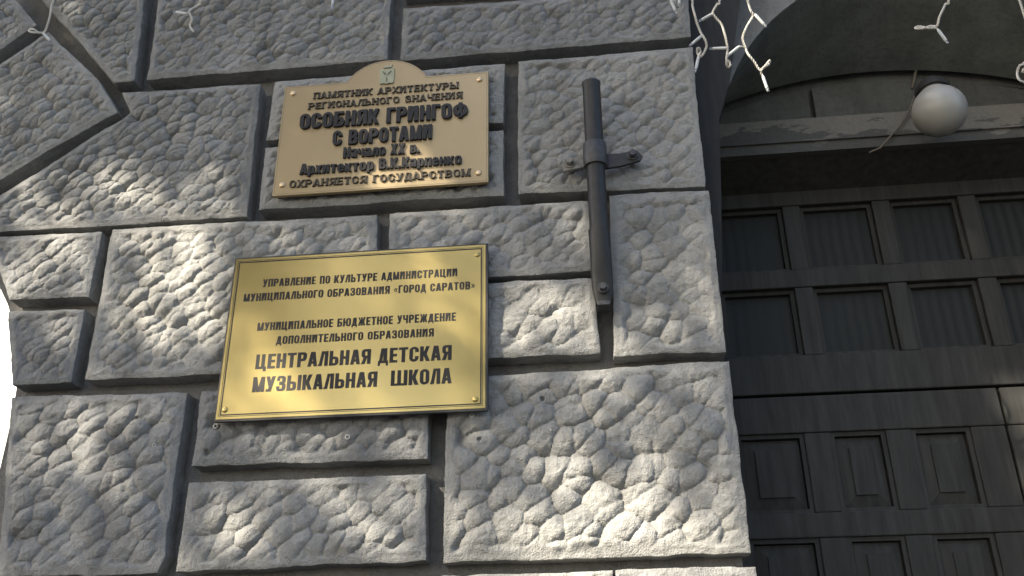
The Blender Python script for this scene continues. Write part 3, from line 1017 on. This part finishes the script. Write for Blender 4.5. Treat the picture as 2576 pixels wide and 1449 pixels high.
cm.prism([(emx - ew * .24, cb), (emx + ew * .26, cb), (emx + ew * .34, cb + eh * .20), (emx + ew * .16, cb + eh * .10), (emx, cb + eh * .16), (emx - ew * .14, cb + eh * .10), (emx - ew * .28, cb + eh * .15)], Y1 - 0.0035, Y1 + 0.0002)
cm.build('crown', M_EMBLEM, emblem)

# ------------------------------------------------------------------ lower sign
Y2 = -0.031
def z2c(px, py): return at((600 + px / 2.6349) * 0.85867, (700 + py / 2.6349) * 0.85867, Y2)
c = [z2c(247, 152), z2c(2172, 50), z2c(2160, 1305), z2c(80, 1395)]
sx0 = (c[0].x + c[3].x) / 2; sx1 = (c[1].x + c[2].x) / 2; sz1 = (c[0].z + c[1].z) / 2; sz0 = (c[2].z + c[3].z) / 2
sign = empty('school_sign', ((sx0 + sx1) / 2, Y2 + 0.01, sz0), 'large rectangular gold sign with flat black lettering and a thin double border', 'sign')
mb = MB(); mb.box(sx0, sx1, Y2, Y2 + 0.0015, sz0, sz1); mb.build('face', M_GOLD, sign)
mb = MB(); mb.box(sx0 - 0.004, sx1 + 0.0055, Y2 + 0.0012, Y2 + 0.010, sz0 - 0.0055, sz1 + 0.004); mb.build('backing', M_BLACK, sign, bevel=0.001)
mb = MB(); mb.box(sx0 + 0.02, sx1 - 0.02, Y2 + 0.010, Y2 + 0.030, sz0 + 0.02, sz1 - 0.02); mb.build('batten', M_BLACK, sign)


def rect_outline(i): return [(sx0 + i, sz0 + i), (sx1 - i, sz0 + i), (sx1 - i, sz1 - i), (sx0 + i, sz1 - i)]


line_frame(rect_outline, 0.0082, 0.0110, Y2 - 0.0003, M_INK, sign, 'border_line')
line_frame(rect_outline, 0.0054, 0.0064, Y2 - 0.0003, M_INK, sign, 'border_line')


def sign_line(text, l, r_, cap, gap=0.085):
    a, b_ = z2c(*l), z2c(*r_)
    cp = (z2c(l[0], l[1] - cap).z - a.z + z2c(r_[0], r_[1] - cap).z - b_.z) / 2
    text_line(text, BOLD, a.x, b_.x, (a.z + b_.z) / 2, cp, Y2, 0.0004, M_INK, sign, gap)


sign_line('УПРАВЛЕНИЕ ПО КУЛЬТУРЕ АДМИНИСТРАЦИИ', (445, 370), (1950, 290), 60)
sign_line('МУНИЦИПАЛЬНОГО ОБРАЗОВАНИЯ «ГОРОД САРАТОВ»', (297, 487), (2085, 385), 60)
sign_line('МУНИЦИПАЛЬНОЕ БЮДЖЕТНОЕ УЧРЕЖДЕНИЕ', (403, 710), (1938, 632), 63)
sign_line('ДОПОЛНИТЕЛЬНОГО ОБРАЗОВАНИЯ', (548, 815), (1768, 752), 62)
sign_line('ЦЕНТРАЛЬНАЯ ДЕТСКАЯ', (388, 1005), (1905, 935), 114, 0.07)
sign_line('МУЗЫКАЛЬНАЯ  ШКОЛА', (363, 1187), (1905, 1112), 118, 0.07)
for q in ((2103, 120), (2088, 1237), (155, 1318)):
    a = z2c(*q)
    mb = MB(); mb.lathe((a.x, Y2 + 0.0006, a.z), (0, -1, 0), [(0.0068, 0), (0.0068, 0.0012), (0.0055, 0.0030), (0.0025, 0.0036), (0.0004, 0.0036)], 18)
    mb.build('screw', M_GOLD, sign, smooth=True)

# ------------------------------------------------------------------ flagpole holder
def P3(px, py, Y): return at(px, py, Y)
YP = -0.050
top = P3(1487, 208, YP - 0.012); mid = P3(1507, 580, YP + 0.012); low = P3(1517, 700, -0.022); foot = P3(1519, 764, -0.018)
holder = empty('flagpole_holder', (foot.x, -0.02, foot.z), 'black iron flagpole holder tube clamped upright to the stone pier right of both signs', 'flagpole holder')
rp = 0.0215
mb = MB()
ax = (mid - top).normalized()
# open tube: outer wall, rim and inner wall
mb.lathe(mid + ax * 0.002, -ax, [(rp, 0), (rp, (mid - top).length * .25), (rp, (mid - top).length * .6), (rp, (mid - top).length - .012), (rp * 1.04, (mid - top).length - .003), (rp * 1.04, (mid - top).length),
                                (rp * .86, (mid - top).length), (rp * .86, (mid - top).length - .09)], 32)
mb.build('pipe', M_IRON, holder, auto=40)
# flattened lower end: round socket that turns into a flat strap
mb = MB()
secs = []
for f_, wdt, dep in ((0, rp * .98, rp * .98), (0.002, rp * 1.14, rp * 1.12), (0.10, rp * 1.12, rp * 1.08), (0.35, rp * 1.10, rp * .98), (0.62, rp * 1.12, rp * .72), (0.80, rp * 1.06, rp * .52), (0.92, rp * .92, rp * .46), (1.0, rp * .74, rp * .40)):
    cpt = mid.lerp(foot, f_)
    if f_ > .5: cpt.y = mid.y + (foot.y - mid.y) * min(1, f_ * 1.05)
    ring = []
    for k in range(20):
        a = 2 * math.pi * k / 20
        ca, sa = math.cos(a), math.sin(a)
        pw = 1.0 - 0.55 * f_
        ring.append((cpt.x + wdt * math.copysign(abs(ca) ** pw, ca), cpt.y + dep * math.copysign(abs(sa) ** pw, sa), cpt.z))
    secs.append(ring)
vs = [q for r_ in secs for q in r_]; fs = []
for i in range(len(secs) - 1):
    for k in range(20):
        fs.append((i * 20 + k, i * 20 + (k + 1) % 20, (i + 1) * 20 + (k + 1) % 20, (i + 1) * 20 + k))
fs += [tuple(range(20)), tuple(range((len(secs) - 1) * 20, len(secs) * 20))]
mb.add(vs, fs)
socket = mb.build('socket', M_IRON, holder, auto=50)
bl = P3(1517, 724, -0.036)
def hex_bolt(name, base, axis, r_, h_, mat, parent):
    m_ = MB(); m_.lathe(base, axis, [(r_ * 1.35, 0), (r_ * 1.35, h_ * .22), (r_ * .4, h_ * .23)], 20)
    m_.lathe(Vector(base) + Vector(axis) * h_ * .2, axis, [(r_, 0), (r_, h_ * .7), (r_ * .86, h_), (r_ * .3, h_ * 1.02)], 6)
    return m_.build(name, mat, parent)
hex_bolt('bolt', (bl.x, -0.036, bl.z), (0, -1, 0), 0.0092, 0.010, M_IRON2, socket)
fa = P3(1502, 752, -0.03); fb = P3(1536, 770, -0.03)
mb = MB(); mb.box(fa.x, fb.x, -0.040, 0.006, fb.z, fb.z + 0.010); mb.build('foot', M_IRON2, holder, bevel=0.0015)
# clamp band round the pipe with two lugs
ct = top.lerp(mid, 0.435); cbm = top.lerp(mid, 0.585)
mb = MB()
mb.lathe(cbm, -ax, [(rp * 1.01, 0), (rp * 1.26, 0.0005), (rp * 1.30, .003), (rp * 1.30, (ct - cbm).length - .003), (rp * 1.26, (ct - cbm).length - .0005), (rp * 1.01, (ct - cbm).length)], 32)
clamp = mb.build('clamp', M_IRON2, holder, auto=40)
def lug(pts, y0, y1, mat):
    m_ = MB(); m_.prism(pts, y0, y1); return m_.build('lug', mat, clamp, bevel=0.001)
lug(at2([(1418, 432), (1470, 420), (1470, 392), (1424, 400), (1412, 415)], -0.035), -0.036, -0.028, M_RUSTY)
lug(at2([(1520, 424), (1560, 418), (1610, 404), (1617, 393), (1602, 378), (1560, 386), (1520, 388)], -0.035), -0.036, -0.028, M_IRON)
for q, mt in (((1433, 411), M_RUSTY), ((1591, 391), M_IRON2)):
    a = P3(*q, -0.036)
    hex_bolt('bolt', (a.x, -0.036, a.z), (0, -1, 0), 0.0095, 0.013, mt, clamp)
    m_ = MB(); m_.tube([(a.x, -0.029, a.z), (a.x, 0.02, a.z)], 0.006, 10); m_.build('bolt_shank', M_RUSTY, clamp)
# broken-out pocket under the holder
pk = at2([(1506, 905), (1546, 905), (1541, 770), (1496, 770)])
# ------------------------------------------------------------------ wall plugs left in the stone
PLUGS = [((545, 1074), 'pale empty wall plug just under the lower left corner of the gold sign', 0.006),
         ((876, 1101), 'white empty wall plug in the stone below the middle of the gold sign', 0.0062),
         ((1188, 1046), 'pale empty wall plug just under the lower right corner of the gold sign', 0.0055),
         ((1381, 1083), 'white empty wall plug in the big stone right of the gold sign', 0.0062),
         ((391, 1122), 'pale chipped wall plug near the right edge of the bottom left stone', 0.0045)]
for (q, lab, r_) in PLUGS:
    a = at(*q, 0.0)
    m_ = MB(); m_.lathe((a.x, 0.012, a.z), (0, -1, 0), [(r_, 0), (r_, 0.019), (r_ * .6, 0.0195), (r_ * .55, 0.004), (0.0003, 0.004)], 6)
    tag(m_.build('wall_plug', M_PLUG), lab, 'wall plug', 'empty wall plugs left in the stone')

# ------------------------------------------------------------------ globe lamp under the vault
YG = 0.33
gc = at(2363, 279, YG); ge = at(2433, 279, YG); gr = (ge - gc).length * 0.985
lamp = empty('globe_lamp', (gc.x, YG, gc.z), 'round white opal glass globe lamp on the lintel over the dark door', 'lamp')
prof = [(gr * math.sin(R(a)), -gr * math.cos(R(a))) for a in range(0, 150, 6)]
axg = Vector((0.05, 0.25, 1)).normalized()
hN = -gr * math.cos(R(144))
prof += [(gr * math.sin(R(148)) * 1.0, hN + gr * .045), (gr * .56, hN + gr * .10), (gr * .56, hN + gr * .16)]
mb = MB(); mb.lathe(gc, axg, prof, 40); mb.build('globe', M_OPAL, lamp, smooth=True)
mb = MB(); b0 = gc + axg * (hN + gr * .12)
mb.lathe(b0, axg, [(gr * .50, 0), (gr * .66, .004), (gr * .66, .022), (gr * .48, .045), (gr * .2, .05)], 28)
mb.build('holder', M_POST, lamp, auto=40)
mb = MB(); b1 = b0 + axg * .045
mb.tube([b1, b1 + Vector((0, .03, .02)), Vector((b1.x, BY + .012, b1.z + .025))], 0.010, 12)
mb.build('arm', M_POST, lamp)
cw = MB()
pts = [at(2304, 178, BY - .012), at(2300, 200, BY - .012), at(2294, 222, BY - .012)]
cw.tube(pts, 0.004, 8)
tag(cw.build('cable_clip', M_CABLE, smooth=True), 'short pale cable stub on the lintel just left of the globe lamp', 'cable')
cw = MB()
raw = [(2332, 210, .44), (2303, 236, .455), (2294, 262, .458), (2285, 283, .462), (2262, 318, .466), (2240, 343, .465), (2214, 372, .464), (2200, 378, .466), (2186, 384, .470)]
cw.tube([at(a, b_, y) for a, b_, y in raw], 0.0028, 8)
tag(cw.build('lamp_cable', M_CABLE, smooth=True), 'thin brown cable drooping from the globe lamp across the lintel', 'cable')

# ------------------------------------------------------------------ icicle light strings hanging in front of the facade
def smooth_path(pts, n=14):
    P = [Vector(p) for p in pts]; out = []
    for i in range(len(P) - 1):
        p0 = P[max(i - 1, 0)]; p1 = P[i]; p2 = P[i + 1]; p3 = P[min(i + 2, len(P) - 1)]
        for k in range(n):
            t = k / n
            out.append(0.5 * ((2 * p1) + (p2 - p0) * t + (2 * p0 - 5 * p1 + 4 * p2 - p3) * t * t + (3 * p1 - p0 - 3 * p2 + p3) * t ** 3))
    out.append(P[-1])
    return out


def even(pts, step):
    out = [pts[0]]; acc = 0
    for a, b_ in zip(pts, pts[1:]):
        d = (b_ - a).length
        while acc + d >= step and d > 1e-9:
            t = (step - acc) / d
            a = a + (b_ - a) * t; out.append(a); d = (b_ - a).length; acc = 0
        acc += d
    return out


def string(path, bulbs, Y, label, twist=(), zsrc=None, wire=0.00135, rr=0.0018, pitch=0.015):
    """path, bulbs in survey pixels; the wire is a twisted pair"""
    root_p = at(*path[0], Y)
    root = empty('icicle_light_string', root_p, label, 'string lights', 'icicle light strings hanging over the facade')
    ctl = [at(a, b_, Y + 0.006 * math.sin(i * 2.1)) for i, (a, b_) in enumerate(path)]
    up_ = ctl[0] + Vector((0.004, 0.0, 0.55))
    ctl = [up_, ctl[0].lerp(up_, .4)] + ctl
    line = even(smooth_path(ctl), 0.0016)
    m_ = MB()
    for ph in (0, math.pi):
        pts = []
        u = None
        for i, p_ in enumerate(line):
            t = (line[min(i + 1, len(line) - 1)] - line[max(i - 1, 0)])
            t = t.normalized() if t.length > 1e-9 else Vector((0, 0, 1))
            if u is None: u = t.orthogonal().normalized()
            u = (u - t * u.dot(t)).normalized(); w = t.cross(u)
            a = ph + 2 * math.pi * i * 0.0016 / pitch
            pts.append(p_ + (u * math.cos(a) + w * math.sin(a)) * rr)
        m_.tube(pts, wire, 6)
    m_.build('cable', M_WIREW, root, smooth=True)
    for (a, b_) in bulbs:
        s = at(*a, Y - 0.002); e = at(*b_, Y - 0.002 + 0.006)
        d = (e - s); ln = d.length; d = d.normalized()
        m_ = MB(); rb = 0.0036
        m_.lathe(s - d * .004, d, [(rb * .45, 0), (rb * .8, .002), (rb * .95, .005), (rb, .008), (rb * .97, ln * .72 + .004), (rb * .9, ln * .78 + .004)], 14)
        bo = m_.build('bulb', M_BULB, root, smooth=True)
        m_ = MB(); m_.lathe(s + d * ln * .785, d, [(rb * .84, 0), (rb * .84, ln * .13), (rb * .6, ln * .19), (rb * .2, ln * .21)], 12)
        m_.build('tip', M_TIP, bo, smooth=True)
        # short lead from the cable to the bulb
        nearest = min(line, key=lambda q: (q - s).length)
        m_ = MB()
        if (nearest - s).length > 0.002:
            m_.tube([nearest, nearest.lerp(s, .5) + Vector((0, -.001, .002)), s], 0.0016, 6); m_.build('lead', M_WIREW, bo, smooth=True)
    return root


def z4(pts): return [((1900 + x / 4.83) * .85867, y / 4.83 * .85867) for x, y in pts]
def z5(pts): return [((2400 + x / 2.898) * .85867, y / 2.898 * .85867) for x, y in pts]
def z6(pts): return [(x / 4.026 * .85867, y / 4.026 * .85867) for x, y in pts]


YS = -0.10
string(z4([(615, -60), (620, 60), (650, 190), (690, 340), (740, 460), (790, 540), (818, 620), (812, 690), (765, 780), (725, 795), (690, 740), (690, 685), (720, 690), (735, 740), (715, 790)]),
       [z4([(735, 520), (580, 650)]), z4([(708, 805), (658, 1030)])], YS, 'white icicle light string against the stone corner, ending in a curl and a hanging bulb')
string(z4([(1000, -60), (970, 60), (910, 175), (955, 255), (1035, 350), (1078, 480), (1108, 620), (1118, 700), (1105, 850), (1105, 925), (1130, 948), (1155, 925), (1148, 880), (1118, 850)]),
       [z4([(885, 205), (710, 305)]), z4([(1085, 680), (858, 690)])], YS + .01, 'white icicle light string in front of the dark jamb ending in a small wire loop')
string(z4([(1395, -60), (1410, 30), (1448, 150), (1478, 220), (1425, 320), (1372, 420), (1332, 540), (1375, 680), (1420, 780), (1500, 880), (1570, 985), (1640, 945), (1715, 858), (1695, 920), (1610, 975), (1590, 1010), (1610, 1070)]),
       [z4([(1515, 215), (1670, 385)]), z4([(1275, 665), (1105, 800)]), z4([(1622, 1090), (1695, 1300)])], YS - .01, 'sunlit yellowish icicle light string, lowest of the cluster beside the stone corner')
string(z4([(350, -70), (330, -30), (300, -10), (312, 8)]), [z4([(318, 20), (400, 190)])], YS, 'icicle light string showing one slanting bulb at the upper frame edge')
string(z4([(450, -90), (445, -50), (440, -20)]), [z4([(440, -60), (430, 92)])], YS - .02, 'icicle light string showing one upright bulb beside the slanting bulb')
string(z5([(1090, -40), (1070, 40), (1020, 150), (1000, 218), (945, 222), (880, 242), (818, 238), (850, 226), (930, 238), (990, 240)]),
       [z5([(1012, 258), (1096, 372)])], YS, 'single icicle light string hanging in front of the dark vault above the globe lamp')
string(z5([(1790, 300), (1780, 480), (1735, 540), (1700, 560), (1682, 620), (1698, 675), (1745, 700), (1790, 690), (1800, 640), (1745, 580), (1725, 620)]), [], YS, 'curled loop of light string cable at the right frame edge beside the globe lamp')
string(z6([(650, -60), (612, 60), (592, 180), (560, 290), (520, 382), (430, 384), (350, 370), (352, 348), (400, 345), (440, 376), (510, 395)]),
       [z6([(520, 402), (608, 497)])], YS, 'icicle light string across the arch stones, ending in a loop and one bulb')
string(z6([(2372, -40), (2340, 60), (2235, 128), (2262, 220), (2240, 300), (2282, 372)]), [z6([(2200, 162), (2045, 138)])], YS, 'icicle light string with one level bulb on the large upper stone near the arch')
string([(850, -70), (846, -40), (842, -18)], [((842, -22), (834, 24))], YS, 'icicle light string with one short hanging bulb on the large upper stone above the plaque')

# ------------------------------------------------------------------ ground and what lies behind the arch
m_ = MB(); m_.add([(-1500, -1500, -0.004), (1500, -1500, -0.004), (1500, 1500, -0.004), (-1500, 1500, -0.004)], [(0, 1, 2, 3)])
tag(m_.build('ground', M_PAVE), kind='structure')
# something dark and upright far behind the arch
m_ = MB()
p0, p1 = at(-14, 1420, 3.0), at(-7, 940, 3.0)
m_.tube([(p0.x + (p1.x - p0.x) * -4.5, 3.0, 0.0), tuple(p0), tuple(p1)], [0.030, 0.026, 0.012], 12)
tag(m_.build('post', M_FARROOF, smooth=True), 'dark leaning post glimpsed as a sliver at the far left edge', 'post')

# white house added behind the pier; its sunlit wall stands in for bright sky
ch = empty('sky_stand_in_house', (-14.0, 15.0, 0), 'added white house standing in for bright sky beyond the left edge of the pier', 'house')
M_WHITEW = simple('white_stucco', (0.80, 0.79, 0.76), 0.9, 0, 0.2, 0.03, 3)
m_ = MB(); m_.box(-26.0, -3.0, 15.0, 24.0, 0, 15.0); m_.build('wall', M_WHITEW, ch)
m_ = MB(); m_.box(-26.4, -2.6, 14.6, 15.0 - 0.003, 14.4, 15.0); m_.build('cornice', M_WHITEW, ch)
m_ = MB(); m_.add([(-26.5, 14.5, 15.003), (-2.5, 14.5, 15.003), (-2.5, 24.5, 15.003), (-26.5, 24.5, 15.003), (-22, 19.5, 19), (-7, 19.5, 19)],
                  [(0, 1, 5, 4), (2, 3, 4, 5), (1, 2, 5), (3, 0, 4), (3, 2, 1, 0)])
m_.build('roof', M_FARROOF, ch)

# ------------------------------------------------------------------ street tree whose crown shades the wall
def leaf_cloud(name, centres, parent, size=(0.05, 0.095), flat=0.5):
    C_ = np.asarray(centres)
    n_ = len(C_)
    nrm = RNG.normal(size=(n_, 3)); nrm[:, 2] = np.abs(nrm[:, 2]) + flat
    nrm /= np.linalg.norm(nrm, axis=1)[:, None]
    t = np.cross(nrm, RNG.normal(size=(n_, 3))); t /= np.linalg.norm(t, axis=1)[:, None]
    s = np.cross(nrm, t)
    ln = RNG.uniform(size[0], size[1], n_)[:, None]; wd = ln * 0.33
    V = np.stack([C_ - t * ln, C_ - t * ln * .1 + s * wd + nrm * wd * .2, C_ + t * ln, C_ - t * ln * .1 - s * wd + nrm * wd * .2], 1).reshape(-1, 3)
    F = np.arange(n_ * 4).reshape(n_, 4)
    me = bpy.data.meshes.new(name)
    me.from_pydata(V.tolist(), [], F.tolist())
    return link_mesh(name, me, M_LEAF, parent)


# where the sun comes through: (pixel x, pixel y, depth of the lit thing, share of sun, half-width in m)
GAPS = [(60, 530, 0, .6, .07), (150, 510, 0, .7, .07), (330, 500, 0, .9, .065), (430, 520, 0, .7, .07), (540, 530, 0, .3, .05), (560, 420, 0, .2, .09),
        (120, 690, 0, .75, .10), (60, 640, 0, .5, .06), (350, 640, 0, .5, .08), (470, 690, 0, .75, .11), (400, 790, 0, .5, .09), (520, 780, 0, .4, .07),
        (330, 1150, 0, .40, .08), (230, 1110, 0, .4, .07), (100, 1150, 0, .2, .1), (300, 1000, 0, .15, .1), (250, 1270, 0, .28, .12), (100, 1380, 0, .18, .1),
        (1600, 1230, 0, .97, .085), (1700, 1300, 0, .97, .10), (1480, 1165, 0, .8, .06), (1410, 1130, 0, .5, .05), (1800, 1350, 0, .85, .09), (1760, 1220, 0, .4, .07),
        (1540, 1390, 0, .85, .06), (1420, 1400, 0, .7, .05), (1650, 1390, 0, .85, .07), (1880, 1380, 0, .7, .05), 
        (1400, 830, 0, .72, .12), (1290, 760, 0, .5, .07), (1440, 740, 0, .6, .07), (1450, 650, 0, .5, .06), (1350, 640, 0, .3, .07), (1350, 540, 0, .25, .07),
        (1760, 650, 0, .65, .055), (1700, 740, 0, .45, .06), (1620, 850, 0, .6, .08), (1740, 850, 0, .45, .08), (1620, 760, 0, .3, .06),
        (960, 1110, 0, .6, .08), (1050, 1100, 0, .6, .05), (800, 1140, 0, .4, .07), (650, 1140, 0, .3, .07), (1030, 1280, 0, .65, .055), (950, 1260, 0, .3, .09), (1050, 1390, 0, .4, .05),
        (600, 1300, 0, .22, .09), (850, 1320, 0, .30, .09), (520, 1400, 0, .25, .08), (1135, 1200, 0, .5, .05), (1140, 1330, 0, .55, .05), (1180, 1400, 0, .6, .05), (1280, 1395, 0, .45, .06),
        (1850, 940, 0, .45, .05), (1300, 930, 0, .35, .07), 
        (1500, 1440, 0, .9, .10), (1300, 1440, 0, .7, .08), (1750, 1440, 0, .95, .10), (1890, 1445, 0, .9, .05),
        (700, 930, Y2, .55, .05), (900, 1010, Y2, .6, .05), (760, 1000, Y2, .5, .04), (1010, 720, Y2, .35, .05), (840, 760, Y2, .3, .05), (640, 830, Y2, .4, .05), (620, 970, Y2, .4, .05), (1130, 860, Y2, .3, .04), (1150, 990, Y2, .35, .05),
        (1040, 430, Y1, .65, .05), (1100, 380, Y1, .3, .05), (960, 450, Y1, .3, .04),
        (850, 590, 0, .3, .07), (700, 600, 0, .35, .06), (1100, 580, 0, .3, .07),
        (1900, 100, YS, .97, .07), (1930, 180, YS, .99, .08), (1905, 30, YS, .9, .06), (1890, 60, YS, .9, .06)]
S_ = SUN_TO
G_ = []
for px, py, Y, a, r_ in GAPS:
    p_ = at(px, py, Y)
    t = p_.y / S_.y
    if a < 0.72 and Y == 0: a *= 0.72; r_ *= 0.92
    G_.append((p_.x - S_.x * t, p_.z - S_.z * t, a, r_))
aim = Vector((-0.15, 0, 2.75))
crown_c = aim + S_ * 7.2
tree = empty('street_tree', (crown_c.x, crown_c.y, 0), 'leafy street tree on the pavement whose crown dapples the sunlight on the wall', 'tree')
NL = 42000
u = RNG.normal(size=(NL, 3)); u /= np.linalg.norm(u, axis=1)[:, None]
rad = RNG.uniform(0, 1, NL) ** (1 / 2.6)
pts = np.array(crown_c) + u * rad[:, None] * np.array([2.9, 2.7, 2.5])
t = pts[:, 1] / S_.y
hx = pts[:, 0] - S_.x * t; hz = pts[:, 2] - S_.z * t
Tr = np.zeros(NL)
for gx, gz, a, r_ in G_:
    Tr = np.maximum(Tr, a * np.exp(-(((hx - gx) ** 2 + (hz - gz) ** 2) / (2 * r_ * r_)) ** 1.2))
TAU0 = 4.6
keep = RNG.uniform(0, 1, NL) < np.clip(-np.log(np.maximum(Tr, 0.01)) / TAU0, 0, 1)
leaf_cloud('crown', pts[keep], tree)
side = Vector((1.25, 0, -0.2))            # the trunk stands where its own shade falls into the doorway
tb = crown_c + side
mb = MB()
mb.tube(smooth_path([(tb.x + .1, tb.y - .1, -0.1), (tb.x + .12, tb.y, 1.6), (tb.x, tb.y + .05, 3.4), tb + Vector((0, 0, -.6)), tb + Vector((.1, .1, 1.4))], 6),
        [0.19 - 0.17 * i / 24 for i in range(25)], 12)
mb.build('trunk', M_BARK, tree, smooth=True)
mb = MB()
for k in range(9):
    a = k * 2.4; z0 = -1.4 + k * .28
    s0 = tb + Vector((0, 0, z0))
    e0 = crown_c + Vector((math.cos(a) * 1.8, math.sin(a) * 1.7, z0 + .9))
    mb.tube(smooth_path([s0, s0.lerp(e0, .5) + Vector((0, 0, .15)), e0], 5), [.020 - .0014 * i for i in range(11)], 8)
mb.build('limbs', M_BARK, tree, smooth=True)

# ------------------------------------------------------------------ trees across the street (seen only as reflections in the gold)
for k, (tx, ty, th, rr_) in enumerate(((-7.0, -12.5, 8.0, 3.0), (-1.6, -13.5, 8.6, 3.2), (3.8, -12.0, 8.0, 3.0), (-12.5, -11.5, 8.0, 3.0), (9.5, -13, 8.4, 3.1))):
    t2 = empty('street_tree', (tx, ty, 0), ['bushy street tree across the street, left of the tallest one', 'tallest street tree across the street, facing the gold sign',
               'street tree across the street facing the dark doorway', 'street tree across the street beyond the arched opening', 'street tree across the street farthest along past the doorway'][k], 'tree')
    cl = []
    for j in range(70):
        d = RNG.normal(size=3); d /= np.linalg.norm(d)
        c0 = np.array([tx, ty, th]) + d * RNG.uniform(.1, 1) ** .5 * np.array([rr_, rr_, rr_ * 1.05])
        cl.append(c0 + RNG.normal(size=(90, 3)) * rr_ * .105)
    leaf_cloud('crown', np.concatenate(cl), t2, (0.10, 0.19))
    mb = MB(); mb.tube([(tx, ty, -.1), (tx + .05, ty, 2.6), (tx, ty + .05, th - .6), (tx + .1, ty, th + 1.2)], [.19, .15, .09, .02], 10)
    mb.build('trunk', M_BARK, t2, smooth=True)
